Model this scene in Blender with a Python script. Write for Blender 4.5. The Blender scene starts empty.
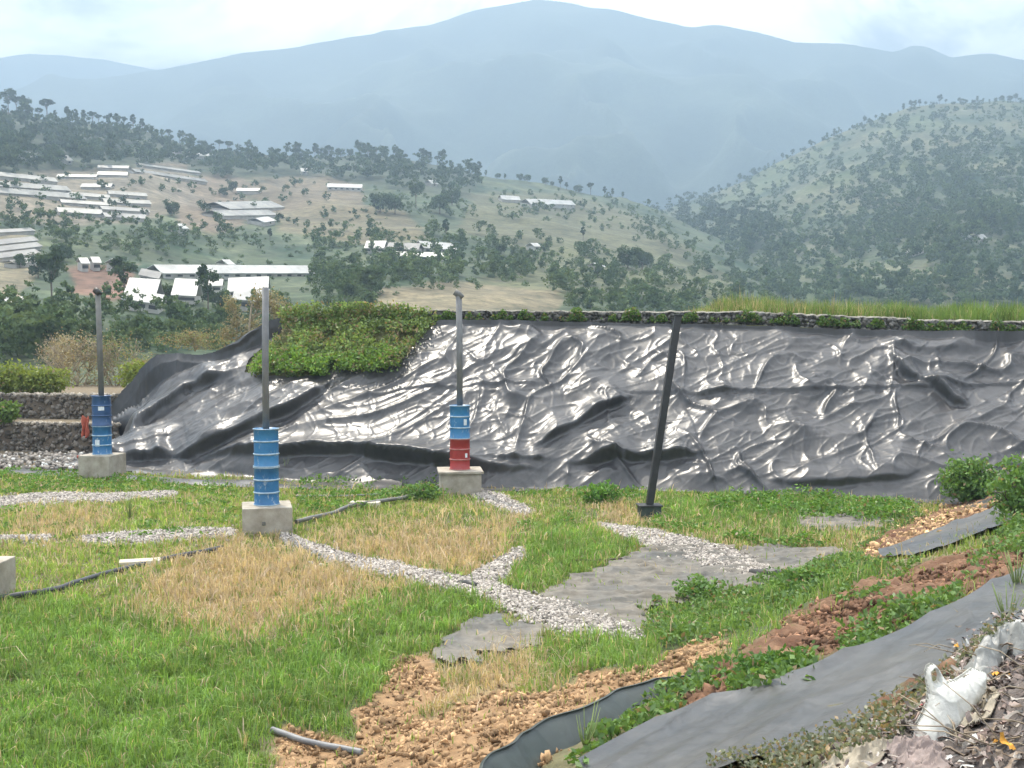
import bpy, bmesh, math, random
import numpy as np
from mathutils import Vector, Matrix
random.seed(7); rng = np.random.default_rng(7)
S = bpy.context.scene
COL = S.collection
R = math.radians

# ------------------------------------------------------------------ camera maths
F = 1098.0; CZ = 4.4; TH = math.atan(49/F)
cT, sT = math.cos(TH), math.sin(TH)
def ray(px, py):
    a = (np.asarray(px, float)-512)/F; b = (384-np.asarray(py, float))/F
    return a, cT+b*sT, -sT+b*cT          # x, y, z
def project(x, y, z):
    rz = z-CZ; f = y*cT-rz*sT; u = y*sT+rz*cT
    f = np.maximum(f, .01)
    return 512+F*x/f, 384-F*u/f
def rzd(px, py):                          # z at ground distance 1 and x at distance 1
    a, b, c = ray(px, py); return a/b, c/b

# ------------------------------------------------------------------ noise
_p = np.random.default_rng(3).permutation(256); _p = np.concatenate([_p, _p])
_g = np.array([(math.cos(t), math.sin(t)) for t in np.linspace(0, 2*math.pi, 16, endpoint=False)])
def pn(x, y, s=0):
    x = np.asarray(x, float)+s*17.31; y = np.asarray(y, float)+s*5.77
    xi = np.floor(x).astype(int); yi = np.floor(y).astype(int); xf = x-xi; yf = y-yi
    u = xf**3*(xf*(xf*6-15)+10); v = yf**3*(yf*(yf*6-15)+10)
    def g(i, j):
        h = _p[(_p[(xi+i) & 255]+yi+j) & 255] & 15
        return _g[h, 0]*(xf-i)+_g[h, 1]*(yf-j)
    return 1.5*((g(0,0)*(1-u)+g(1,0)*u)*(1-v)+(g(0,1)*(1-u)+g(1,1)*u)*v)
def fbm(x, y, o=4, s=0):
    t = 0; a = .5
    for i in range(o): t = t+a*pn(x*2**i, y*2**i, s+i); a *= .5
    return t
def ridge(x, y, s=0): return 1-np.abs(pn(x, y, s))*1.6
def facet(x, y, s=0):
    """flat triangles with sharp creases between them"""
    k = (x+y)*.36602540; xs = x+k; ys = y+k; i = np.floor(xs).astype(int); j = np.floor(ys).astype(int); f = xs-i; g = ys-j
    h = lambda a, b: _p[(_p[(i+a+s*31) & 255]+j+b+s*7) & 255]/127.5-1
    lo = f > g
    return np.where(lo, h(0,0)*(1-f)+h(1,0)*(f-g)+h(1,1)*g, h(0,0)*(1-g)+h(0,1)*(g-f)+h(1,1)*f)
def sstep(a, b, x):
    t = np.clip((x-a)/(b-a), 0, 1); return t*t*(3-2*t)

# ------------------------------------------------------------------ polygons in picture space (only to find real places)
def poly_sd(px, py, poly):               # >0 inside, in pixels
    P = np.array(poly, float); n = len(P); d = np.full(np.shape(px), 1e9); ins = np.zeros(np.shape(px), bool)
    for i in range(n):
        ax, ay = P[i]; bx, by = P[(i+1) % n]
        ex, ey = bx-ax, by-ay
        t = np.clip(((px-ax)*ex+(py-ay)*ey)/(ex*ex+ey*ey+1e-9), 0, 1)
        d = np.minimum(d, np.hypot(px-ax-t*ex, py-ay-t*ey))
        c = ((ay > py) != (by > py)) & (px < (bx-ax)*(py-ay)/(by-ay+1e-12)+ax)
        ins ^= c
    return np.where(ins, d, -d)
def line_sd(px, py, pts):                # unsigned distance, side (+ above), parameter 0..1
    P = np.array(pts, float); best = np.full(np.shape(px), 1e9); side = np.zeros(np.shape(px)); par = np.zeros(np.shape(px))
    L = np.hypot(*(P[1:]-P[:-1]).T); tot = L.sum(); acc = 0
    for i in range(len(P)-1):
        ax, ay = P[i]; ex, ey = P[i+1]-P[i]
        t = np.clip(((px-ax)*ex+(py-ay)*ey)/(ex*ex+ey*ey), 0, 1)
        dx, dy = px-ax-t*ex, py-ay-t*ey; d = np.hypot(dx, dy)
        s = np.sign(ex*dy-ey*dx); m = d < best
        best = np.where(m, d, best); side = np.where(m, -s, side); par = np.where(m, (acc+t*L[i])/tot, par); acc += L[i]
    return best, side, par

# ------------------------------------------------------------------ near ground
TX, TY, NX, NY = -1.65, 11.2, .789, -.614
def foot(x): return np.interp(x, [-30,-20,-13.6,-4.4,-.35,3.6,10.9,16,30], [38,37.4,36.4,31.8,31.2,30.8,28.8,27.6,26])
def crest(x): return np.interp(x, [-30,-16,-14.3,-12,-10,-8.3,-6,0,8,13,20], [2.0,2.0,2.0,3.3,4.1,4.75,4.85,4.8,4.72,4.45,4.3])
RUN = 6.5
def H0(x, y):
    x = np.asarray(x, float); y = np.asarray(y, float)
    yf = foot(x); zc = crest(x)
    t = np.clip((y-yf)/RUN, 0, 1)
    left = sstep(-13, -15.5, x)
    hb = zc*(t*(1-left)+left*(.55*sstep(.66, .70, t)+.45*sstep(1.25/1.3, 1.0, t)))
    back = np.maximum(0, y-yf-RUN-9)
    hb = hb+np.clip(y-yf-RUN, 0, 9)*.02*sstep(2, 8, x)-back*.42
    hb = np.maximum(hb, -22)
    s = (x-TX)*NX+(y-TY)*NY
    hk = .34*np.clip(s, 0, 10)+.12*np.clip(s-10, 0, 12)
    hk = hk-.3*np.exp(-((s-.2)/.5)**2)*0
    hk = np.where(y > 34, hk*np.clip(1-(y-34)/6, 0, 1), hk)
    return np.where(hb >= 0, np.maximum(hb, hk), hb)
def H(x, y):
    h = H0(x, y); s = (x-TX)*NX+(y-TY)*NY
    b = sstep(-.5, 1, s)
    flat = sstep(1, 0, np.abs(h))
    h = h+.05*fbm(x*.6, y*.6, 3, 1)+.10*fbm(x*.25, y*.25, 2, 5)*flat
    h = h+b*(.16*fbm(x*.9, y*.9, 4, 9))
    return h
def hit(px, py, f=None, lo=3., hi=90., n=1500):
    f = f or H
    px = np.atleast_1d(np.asarray(px, float)); py = np.atleast_1d(np.asarray(py, float))
    a, c = rzd(px, py)
    D = lo*(hi/lo)**np.linspace(0, 1, n)
    out = np.full(px.shape, np.nan)
    prev = None
    for k, d in enumerate(D):
        g = CZ+c*d-f(a*d, np.full(px.shape, d))
        if prev is not None:
            m = np.isnan(out) & (g <= 0)
            if m.any(): out[m] = (D[k-1]+(d-D[k-1])*np.clip(prev/(prev-g+1e-9), 0, 1))[m]
        prev = g
        if not np.isnan(out).any(): break
    return a*out, out, f(a*out, out)
def P(px, py):
    x, y, z = hit(px, py); return Vector((x[0], y[0], z[0]))

# ------------------------------------------------------------------ mesh helpers
def mesh_np(name, V, faces, mat, parent=None, smooth=False, col=None, tint=None):
    """faces: list of int arrays (n,k)"""
    me = bpy.data.meshes.new(name)
    V = np.asarray(V, np.float32)
    if not isinstance(faces, (list, tuple)): faces = [faces]
    faces = [np.asarray(f, np.int32) for f in faces if len(f)]
    nl = sum(f.size for f in faces); nf = sum(len(f) for f in faces)
    me.vertices.add(len(V)); me.vertices.foreach_set('co', V.ravel())
    me.loops.add(nl); me.loops.foreach_set('vertex_index', np.concatenate([f.ravel() for f in faces]))
    me.polygons.add(nf)
    tot = np.concatenate([np.full(len(f), f.shape[1], np.int32) for f in faces])
    st = np.concatenate([[0], np.cumsum(tot)[:-1]]).astype(np.int32)
    me.polygons.foreach_set('loop_start', st); me.polygons.foreach_set('loop_total', tot)
    if smooth: me.polygons.foreach_set('use_smooth', np.ones(nf, bool))
    if col is not None:
        a = me.attributes.new('Col', 'FLOAT_COLOR', 'POINT')
        c = np.ones((len(V), 4), np.float32); c[:, :3] = col; a.data.foreach_set('color', c.ravel())
    if tint is not None:
        for k, v in tint.items():
            a = me.attributes.new(k, 'FLOAT', 'POINT'); a.data.foreach_set('value', np.asarray(v, np.float32).ravel())
    me.update(calc_edges=True); me.validate()
    me.materials.append(mat)
    o = bpy.data.objects.new(name, me); COL.objects.link(o)
    if parent: o.parent = parent
    return o
def bm_obj(name, bm, mat, parent=None, smooth=False):
    me = bpy.data.meshes.new(name); bm.to_mesh(me); bm.free(); me.materials.append(mat)
    if smooth:
        for p in me.polygons: p.use_smooth = True
    o = bpy.data.objects.new(name, me); COL.objects.link(o)
    if parent: o.parent = parent
    return o
def grid_faces(nx, ny, keep=None):
    i = np.arange(nx*ny).reshape(ny, nx)
    f = np.stack([i[:-1, :-1], i[:-1, 1:], i[1:, 1:], i[1:, :-1]], -1).reshape(-1, 4)
    if keep is not None: f = f[keep.ravel()[f].all(1)]
    return f
def compact(V, f, *attrs):
    u = np.unique(f); m = np.full(len(V), -1); m[u] = np.arange(len(u))
    return (V[u], m[f])+tuple(a[u] for a in attrs)
def tag(o, label=None, cat=None, group=None, kind=None):
    if label: o['label'] = label
    if cat: o['category'] = cat
    if group: o['group'] = group
    if kind: o['kind'] = kind
    return o
def empty(name, loc, label, cat, group=None, rz=0):
    o = bpy.data.objects.new(name, None); COL.objects.link(o); o.location = loc; o.rotation_euler.z = rz
    o.empty_display_size = .2
    return tag(o, label, cat, group)
def copy_tree(o, parent=None):
    c = o.copy(); COL.objects.link(c); c.parent = parent
    for ch in o.children: copy_tree(ch, c)
    return c
def box(bm, x0, x1, y0, y1, z0, z1, bev=0):
    r = bmesh.ops.create_cube(bm, size=1)
    for v in r['verts']: v.co = Vector(((x0+x1)/2+v.co.x*(x1-x0), (y0+y1)/2+v.co.y*(y1-y0), (z0+z1)/2+v.co.z*(z1-z0)))
    if bev:
        es = list({e for v in r['verts'] for e in v.link_edges})
        bmesh.ops.bevel(bm, geom=es, offset=bev, segments=2, affect='EDGES', profile=.5)
def tube(pts, rad, n=8, cap=True):
    """returns V,F arrays of a tube"""
    pts = [Vector(p) for p in pts]; V = []; Fq = []
    rad = rad if hasattr(rad, '__len__') else [rad]*len(pts)
    for i, p in enumerate(pts):
        d = (pts[min(i+1, len(pts)-1)]-pts[max(i-1, 0)]).normalized()
        a = d.orthogonal().normalized() if abs(d.z) > .95 else d.cross(Vector((0,0,1))).normalized()
        b = d.cross(a).normalized()
        for k in range(n):
            t = 2*math.pi*k/n; V.append(p+(a*math.cos(t)+b*math.sin(t))*rad[i])
    for i in range(len(pts)-1):
        for k in range(n):
            Fq.append((i*n+k, i*n+(k+1) % n, (i+1)*n+(k+1) % n, (i+1)*n+k))
    return V, Fq
def tubes_obj(name, tubes, mat, parent=None, caps=True):
    bm = bmesh.new()
    for pts, rad, n in tubes:
        V, Fq = tube(pts, rad, n); vs = [bm.verts.new(v) for v in V]
        for f in Fq:
            fc = bm.faces.new([vs[i] for i in f]); fc.smooth = True
        if caps:
            bm.faces.new(vs[:n][::-1]); bm.faces.new(vs[-n:])
    bmesh.ops.recalc_face_normals(bm, faces=bm.faces)
    me = bpy.data.meshes.new(name); bm.to_mesh(me); bm.free(); me.materials.append(mat)
    o = bpy.data.objects.new(name, me); COL.objects.link(o)
    if parent: o.parent = parent
    return o
def lathe(bm, prof, n=32):
    rings = []
    for r, z in prof:
        if r < 1e-5: rings.append([bm.verts.new((0, 0, z))])
        else: rings.append([bm.verts.new((r*math.cos(2*math.pi*k/n), r*math.sin(2*math.pi*k/n), z)) for k in range(n)])
    for a, b in zip(rings, rings[1:]):
        for k in range(n):
            k2 = (k+1) % n
            if len(a) == 1 and len(b) == 1: continue
            if len(a) == 1: bm.faces.new((a[0], b[k2], b[k]))
            elif len(b) == 1: bm.faces.new((a[k], a[k2], b[0]))
            else: bm.faces.new((a[k], a[k2], b[k2], b[k]))
    bmesh.ops.recalc_face_normals(bm, faces=bm.faces)

# ------------------------------------------------------------------ materials
def newmat(name):
    m = bpy.data.materials.new(name); m.use_nodes = True; nt = m.node_tree; nt.nodes.clear()
    out = nt.nodes.new('ShaderNodeOutputMaterial'); return m, nt, out
def N(nt, t, **k):
    n = nt.nodes.new(t)
    for a, v in k.items():
        if a.startswith('i_'): n.inputs[a[2:].replace('_', ' ')].default_value = v
        else: setattr(n, a, v)
    return n
def L(nt, a, b): nt.links.new(a, b)
def noise_node(nt, scale, detail=5, rough=.6, coord='Object', dist=0, stretch=None):
    tc = N(nt, 'ShaderNodeTexCoord'); n = N(nt, 'ShaderNodeTexNoise')
    n.inputs['Scale'].default_value = scale; n.inputs['Detail'].default_value = detail; n.inputs['Roughness'].default_value = rough
    n.inputs['Distortion'].default_value = dist
    if stretch:
        mp = N(nt, 'ShaderNodeMapping'); mp.inputs['Scale'].default_value = stretch
        L(nt, tc.outputs[coord], mp.inputs[0]); L(nt, mp.outputs[0], n.inputs['Vector'])
    else: L(nt, tc.outputs[coord], n.inputs['Vector'])
    return n
def ramp(nt, fac, stops):
    r = N(nt, 'ShaderNodeValToRGB'); e = r.color_ramp.elements
    while len(e) < len(stops): e.new(.5)
    for i, (p, c) in enumerate(stops): e[i].position = p; e[i].color = (*c, 1) if len(c) == 3 else c
    L(nt, fac, r.inputs[0]); return r
def mix(nt, fac, a, b, mode='MIX'):
    m = N(nt, 'ShaderNodeMix', data_type='RGBA', blend_type=mode)
    for s, v in ((0, fac), (6, a), (7, b)):
        if hasattr(v, 'is_output'): L(nt, v, m.inputs[s])
        else: m.inputs[s].default_value = (*v, 1) if isinstance(v, tuple) and len(v) == 3 else v
    return m.outputs[2]
def simple(name, c1, c2, scale=8, rough=.8, bump=.3, bscale=None, metal=0, spec=.5, stretch=None, dist=.02, detail=6):
    m, nt, out = newmat(name); b = N(nt, 'ShaderNodeBsdfPrincipled')
    n = noise_node(nt, scale, detail, .62, stretch=stretch)
    r = ramp(nt, n.outputs['Fac'], [(.3, c1), (.7, c2)]); L(nt, r.outputs[0], b.inputs['Base Color'])
    b.inputs['Roughness'].default_value = rough; b.inputs['Metallic'].default_value = metal
    b.inputs['Specular IOR Level'].default_value = spec
    if bump:
        n2 = noise_node(nt, bscale or scale*4, 6, .6); bp = N(nt, 'ShaderNodeBump'); bp.inputs['Strength'].default_value = bump
        bp.inputs['Distance'].default_value = dist; L(nt, n2.outputs['Fac'], bp.inputs['Height']); L(nt, bp.outputs[0], b.inputs['Normal'])
    L(nt, b.outputs[0], out.inputs[0]); return m
def leafmat(name, trans=.35, gloss=.0, sat=1):
    m, nt, out = newmat(name)
    at = N(nt, 'ShaderNodeAttribute', attribute_name='Col')
    c = at.outputs['Color']
    d = N(nt, 'ShaderNodeBsdfDiffuse'); t = N(nt, 'ShaderNodeBsdfTranslucent')
    L(nt, c, d.inputs[0]); tc = mix(nt, 1., c, (1.25, 1.2, .6), 'MULTIPLY'); L(nt, tc, t.inputs[0])
    ms = N(nt, 'ShaderNodeMixShader'); ms.inputs[0].default_value = trans; L(nt, d.outputs[0], ms.inputs[1]); L(nt, t.outputs[0], ms.inputs[2])
    o = ms.outputs[0]
    if gloss:
        g = N(nt, 'ShaderNodeBsdfGlossy'); g.inputs['Roughness'].default_value = .45; g.inputs[0].default_value = (.8, .8, .8, 1)
        m2 = N(nt, 'ShaderNodeMixShader'); m2.inputs[0].default_value = gloss; L(nt, o, m2.inputs[1]); L(nt, g.outputs[0], m2.inputs[2]); o = m2.outputs[0]
    L(nt, o, out.inputs[0]); return m
def vcolmat(name, rough=.9, bump=0, bscale=30, spec=.3, var=.25, dist=.02):
    m, nt, out = newmat(name); b = N(nt, 'ShaderNodeBsdfPrincipled')
    at = N(nt, 'ShaderNodeAttribute', attribute_name='Col'); n = noise_node(nt, bscale, 5, .65)
    r = ramp(nt, n.outputs['Fac'], [(.3, (1-var,)*3), (.7, (1+var,)*3)])
    L(nt, mix(nt, 1., at.outputs['Color'], r.outputs[0], 'MULTIPLY'), b.inputs['Base Color'])
    b.inputs['Roughness'].default_value = rough; b.inputs['Specular IOR Level'].default_value = spec
    if bump:
        bp = N(nt, 'ShaderNodeBump'); bp.inputs['Strength'].default_value = bump; bp.inputs['Distance'].default_value = dist
        L(nt, n.outputs['Fac'], bp.inputs['Height']); L(nt, bp.outputs[0], b.inputs['Normal'])
    L(nt, b.outputs[0], out.inputs[0]); return m

M = {}
M['leaf'] = leafmat('leaf', .35, .03)
M['grass'] = leafmat('grass_blade', .4, .02)
M['treeleaf'] = leafmat('tree_leaf', .25)
M['stone'] = vcolmat('stone', .9, .5, 14, var=.3)
M['ground'] = vcolmat('ground_soil', .95, .6, 9, var=.3, dist=.05)
M['hill'] = vcolmat('hill_ground', .95, 0, .06, var=.3)
def fine_ground(m):
    nt = m.node_tree; b = next(n for n in nt.nodes if n.type == 'BSDF_PRINCIPLED'); src = b.inputs['Base Color'].links[0].from_socket
    n = noise_node(nt, .35, 9, .75); rr = ramp(nt, n.outputs['Fac'], [(.36, (.45, .5, .45)), (.62, (1.4, 1.35, 1.3))])
    L(nt, mix(nt, 1., src, rr.outputs[0], 'MULTIPLY'), b.inputs['Base Color'])
fine_ground(M['hill'])
M['bark'] = simple('bark', (.07, .055, .04), (.16, .13, .10), 3, .9, .5)
M['twig'] = simple('dry_twig', (.20, .16, .11), (.36, .30, .22), 3, .9, 0)
M['concrete'] = simple('concrete', (.24, .21, .165), (.42, .38, .32), 3.5, .9, .35, 30)
M['old_mortar'] = simple('old_mortar', (.10, .09, .07), (.42, .39, .33), 1.3, .9, .5, 20)
M['pipe'] = simple('pvc_pipe', (.12, .12, .125), (.20, .20, .20), 3, .5, .1)
M['pipe_far'] = simple('pipe_dusty', (.10, .10, .095), (.17, .165, .15), 3, .6, .1)
M['capblack'] = simple('black_plastic', (.02, .02, .02), (.05, .045, .04), 6, .5, .1)
M['post'] = simple('dark_steel', (.012, .014, .018), (.035, .036, .04), 5, .4, .1)
M['postbase'] = simple('post_base_paint', (.015, .03, .03), (.05, .07, .06), 5, .6, .2)
M['white_roof'] = simple('white_sheeting', (.30, .29, .27), (.56, .55, .52), .3, .5, 0)
M['film_roof'] = simple('greenhouse_film', (.10, .10, .09), (.30, .29, .26), .35, .5, 0)
M['grey_roof'] = simple('grey_roofing', (.14, .135, .13), (.28, .27, .25), .4, .6, 0)
M['rust_roof'] = simple('old_roofing', (.22, .17, .14), (.36, .29, .25), .4, .7, 0)
M['hwall'] = simple('house_wall', (.35, .33, .30), (.55, .52, .48), .5, .9, 0)
M['dark_open'] = simple('window_dark', (.03, .03, .035), (.06, .06, .06), 1, .3, 0)
M['white_plastic'] = None
def paint(name, c, c2, rusty=.0, wear=.55):
    m, nt, out = newmat(name); b = N(nt, 'ShaderNodeBsdfPrincipled')
    n = noise_node(nt, 2.2, 7, .7); r = ramp(nt, n.outputs['Fac'], [(.35, c), (.7, c2)])
    n2 = noise_node(nt, 9, 8, .75, stretch=(1, 1, .4)); k = ramp(nt, n2.outputs['Fac'], [(wear, (0, 0, 0)), (wear+.09, (1, 1, 1))])
    col = mix(nt, k.outputs[0], r.outputs[0], (.16, .085, .05) if rusty else (.30, .36, .40))
    L(nt, col, b.inputs['Base Color']); b.inputs['Roughness'].default_value = .42
    L(nt, b.outputs[0], out.inputs[0]); return m
M['blue'] = paint('blue_drum_paint', (.015, .10, .24), (.03, .17, .36), 0, .56)
M['blue2'] = paint('light_blue_drum_paint', (.02, .13, .30), (.04, .20, .39), 0, .57)
M['navy'] = paint('dark_blue_drum_paint', (.014, .05, .13), (.03, .09, .22), 0, .60)
M['red'] = paint('red_drum_paint', (.24, .02, .02), (.38, .04, .035), 1, .66)
M['ring'] = simple('drum_ring_scuffed', (.18, .30, .42), (.5, .58, .62), 8, .5, 0)
M['ring_red'] = simple('red_ring_scuffed', (.26, .06, .05), (.5, .22, .2), 8, .5, 0)
M['label'] = simple('white_label', (.5, .55, .6), (.75, .78, .8), 20, .6, 0)
# landfill liner
def liner_mat(name, base, rough, dusty, nsc=2.0, spec=.6, bs=.5):
    m, nt, out = newmat(name); b = N(nt, 'ShaderNodeBsdfPrincipled')
    n = noise_node(nt, .5, 7, .65); r = ramp(nt, n.outputs['Fac'], [(.35, base), (.7, dusty)])
    n3 = noise_node(nt, 6, 6, .7, stretch=(1, 1, .5)); r3 = ramp(nt, n3.outputs['Fac'], [(.35, (.8,)*3), (.75, (1.35,)*3)])
    L(nt, mix(nt, 1., r.outputs[0], r3.outputs[0], 'MULTIPLY'), b.inputs['Base Color'])
    rr = N(nt, 'ShaderNodeMapRange'); rr.inputs['To Min'].default_value = rough-.06; rr.inputs['To Max'].default_value = rough+.14
    L(nt, n3.outputs['Fac'], rr.inputs['Value']); L(nt, rr.outputs[0], b.inputs['Roughness'])
    b.inputs['Specular IOR Level'].default_value = spec
    n2 = noise_node(nt, nsc, 4, .5, dist=.6); bp = N(nt, 'ShaderNodeBump'); bp.inputs['Strength'].default_value = bs; bp.inputs['Distance'].default_value = .03
    L(nt, n2.outputs['Fac'], bp.inputs['Height']); L(nt, bp.outputs[0], b.inputs['Normal'])
    L(nt, b.outputs[0], out.inputs[0]); return m
M['liner'] = liner_mat('black_liner', (.026, .026, .029), .33, (.056, .054, .056), .9, .5, .3)
M['liner_near'] = liner_mat('grey_liner', (.028, .032, .037), .40, (.085, .08, .072), 3)
M['liner_green'] = liner_mat('dark_green_liner', (.02, .03, .028), .45, (.05, .06, .055), 3)
M['ground_sheet'] = liner_mat('dusty_ground_sheet', (.085, .086, .083), .6, (.20, .17, .13), 5, .3)

# ------------------------------------------------------------------ regions of the near ground (picture outlines of real patches)
GREEN_FG = [(-80,610),(0,600),(90,612),(170,625),(240,645),(300,622),(360,606),(430,586),(482,588),(494,612),(452,640),(400,655),(372,700),(352,742),(300,735),(262,740),(262,800),(-80,800)]
GREEN_B = [(520,540),(560,530),(640,545),(600,572),(545,590),(508,592),(515,560)]
GREEN_C = [(545,645),(640,625),(700,605),(800,575),(870,560),(900,585),(820,610),(760,640),(700,690),(640,680),(590,680),(540,690)]
STRIPG = [(640,500),(720,495),(880,505),(900,520),(850,535),(790,545),(690,535),(650,522)]
DRY_A = [(150,585),(185,560),(235,545),(300,555),(360,570),(430,582),(400,605),(330,625),(270,650),(215,640),(165,625),(140,605)]
DRY_B = [(330,545),(420,532),(520,530),(520,560),(480,578),(440,578),(380,565)]
DRY_C = [(420,690),(470,665),(520,650),(560,660),(590,690),(540,700),(480,712),(440,730)]
DRY_D = [(600,505),(700,520),(800,530),(880,522),(900,535),(830,545),(700,540),(610,525)]
DRY_E = [(20,527),(60,521),(100,519),(70,529),(30,533)]
DIRT = [[(270,770),(285,730),(350,740),(372,700),(395,665),(440,668),(430,720),(500,690),(560,690),(600,672),(650,665),(700,635),(735,632),(720,660),(660,695),(590,730),(525,775),(520,900),(260,900)],
        [(400,660),(430,650),(440,668),(420,690),(395,690)],
        [(690,695),(740,660),(790,620),(850,590),(905,572),(960,560),(1024,530),(1080,560),(1024,580),(940,600),(870,635),(850,660),(780,665),(740,690),(700,720),(650,735)],
        [(860,548),(890,530),(940,508),(1000,485),(1015,505),(950,535),(900,558),(870,565)]]
SHEET = [[(530,600),(560,585),(620,560),(650,548),(700,550),(760,546),(835,548),(850,556),(790,585),(740,598),(690,603),(640,612),(660,625),(640,640),(600,630),(560,618)],
         [(428,660),(445,640),(490,614),(520,622),(565,630),(540,645),(490,655),(450,668)],
         [(790,510),(900,520),(880,532),(800,530)]]
GRAV = [([(284,538),(312,550),(350,563),(400,573),(450,584),(490,594),(530,608),(575,622),(638,639)], [10,12,14,15,16,22,26,24,14]),
        ([(520,556),(500,570),(478,588)], [14,20,26]),
        ([(600,527),(640,537),(690,549),(740,564),(775,578)], [6,16,20,20,12]),
        ([(-60,505),(0,503),(60,498),(110,499),(175,494)], [10,10,10,8,6]),
        ([(85,541),(150,538),(190,535),(232,534)], [8,12,12,8]),
        ([(474,492),(495,500),(526,513)], [10,14,10]),
        ([(-60,541),(0,540),(48,539)], [6,6,5])]

# near terrain mesh
xs = np.concatenate([np.arange(-60, -22, .8), np.arange(-22, 19, .09), np.arange(19, 60, .8)])
ys = np.concatenate([np.arange(-14, 5, .6), np.arange(5, 46, .09), np.arange(46, 110, .8)])
X, Y = np.meshgrid(xs, ys); Z = H(X, Y)
PX, PY = project(X, Y, Z)
sc = 60*np.clip(11/np.maximum(Y, 5), .25, 1.2)
wx = PX+sc*.5*fbm(X*1.3, Y*1.3, 4, 21); wy = PY+sc*.28*fbm(X*1.3, Y*1.3, 4, 31)
def msk(polys, s=3.):
    if isinstance(polys[0][0], (int, float)): polys = [polys]
    m = np.zeros(wx.shape)
    for p in polys: m = np.maximum(m, sstep(-s, s, poly_sd(wx, wy, p)))
    return m
C = np.empty(X.shape+(3,)); C[:] = (.125, .115, .06)
n1 = fbm(X*.8, Y*.8, 4, 41)[..., None]
C += n1*np.array((.09, .06, .03))
def lay(C, m, c): return C*(1-m[..., None])+np.array(c)*m[..., None]
C = lay(C, msk([DRY_A, DRY_B, DRY_C, DRY_D, DRY_E], 6), (.27, .20, .11))
C = lay(C, msk([GREEN_FG, GREEN_B, GREEN_C], 5), (.07, .085, .035))
mdirt = msk(DIRT[:2], 3); mbank = np.maximum(msk(DIRT[2:], 4), msk([(600,820),(640,790),(760,762),(880,712),(960,655),(1040,610),(1090,600),(1200,900),(600,1200)], 4))
n2 = fbm(X*3, Y*3, 4, 51)[..., None]
C = lay(C, mdirt, (.25, .155, .08)); C = lay(C, mbank, (.13, .070, .040))
C += n2*(mdirt+mbank)[..., None]*np.array((.14, .10, .06))
msht = msk(SHEET, 3); C = lay(C, msht, (.16, .15, .13))
yf = foot(X)
mleft = ((X < -13) & (Y > yf-1)).astype(float)*.8; C = lay(C, mleft, (.17, .13, .09))
mslope = ((Y > yf+.3) & (X > -13)).astype(float); C = lay(C, mslope, (.10, .10, .04))
Z2_ = Z+(mdirt*.05+mbank*.12)*fbm(X*3, Y*3, 4, 61)+mbank*(.09*facet(X*1.2, Y*1.2, 9)+.06*facet(X*5, Y*5, 11)+.05*fbm(X*9, Y*9, 2, 12))
V = np.stack([X, Y, Z2_], -1).reshape(-1, 3)
g = mesh_np('ground', V, grid_faces(len(xs), len(ys)), M['ground'], smooth=True, col=np.clip(C, .01, 1).reshape(-1, 3))
tag(g, 'uneven landfill ground with grass, soil and sheet patches', 'ground', kind='structure')

# ------------------------------------------------------------------ pebbles / clods
def ico(sub=1):
    bm = bmesh.new(); bmesh.ops.create_icosphere(bm, subdivisions=sub, radius=1)
    V = np.array([v.co[:] for v in bm.verts]); Fa = np.array([[v.index for v in f.verts] for f in bm.faces]); bm.free(); return V, Fa
ICO1, ICOF1 = ico(1); ICO2, ICOF2 = ico(2)
def rotm(n, full=True):
    q = rng.normal(size=(n, 4)); 
    if not full: q[:, 1:3] *= .15
    q /= np.linalg.norm(q, axis=1)[:, None]; w, x, y, z = q.T
    return np.stack([1-2*(y*y+z*z), 2*(x*y-z*w), 2*(x*z+y*w), 2*(x*y+z*w), 1-2*(x*x+z*z), 2*(y*z-x*w), 2*(x*z-y*w), 2*(y*z+x*w), 1-2*(x*x+y*y)], -1).reshape(n, 3, 3)
def stones(name, pts, size, cols, mat, parent=None, flat=.6, sub=1, rough=.25):
    n = len(pts); B, Fb = (ICO1, ICOF1) if sub == 1 else (ICO2, ICOF2)
    size = np.asarray(size)*np.ones(n)
    v = B[None]*(1+rough*rng.uniform(-1, 1, (n, len(B), 1)))
    v = v*np.stack([rng.uniform(.7, 1.3, n), rng.uniform(.6, 1.1, n), rng.uniform(flat*.7, flat*1.3, n)], -1)[:, None]
    v = np.einsum('nij,nkj->nki', rotm(n, flat > .8 or True), v)*size[:, None, None]+np.asarray(pts)[:, None]
    f = (Fb[None]+np.arange(n)[:, None, None]*len(B)).reshape(-1, 3)
    return mesh_np(name, v.reshape(-1, 3), f, mat, parent, col=np.repeat(cols, len(B), 0))
def ppoly(poly, dens):                    # random world points inside a picture outline, uniform over real area
    P_ = np.array(poly, float); bx, by, bz = hit(P_[:, 0].clip(-60, 1090), P_[:, 1].clip(0, 800))
    x0, x1, y0, y1 = np.nanmin(bx), np.nanmax(bx), np.nanmin(by), np.nanmax(by)
    n = int((x1-x0)*(y1-y0)*dens); x = rng.uniform(x0, x1, n); y = rng.uniform(y0, y1, n)
    return x, y
def inside(x, y, polys, wob=1., soft=0):
    z = H(x, y); px, py = project(x, y, z)
    s = 60*np.clip(11/np.maximum(y, 5), .25, 1.2)*wob
    wx = px+s*.5*fbm(x*1.3, y*1.3, 4, 21); wy = py+s*.28*fbm(x*1.3, y*1.3, 4, 31)
    d = np.full(x.shape, -1e9)
    for p in polys: d = np.maximum(d, poly_sd(wx, wy, p))
    return d
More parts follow.
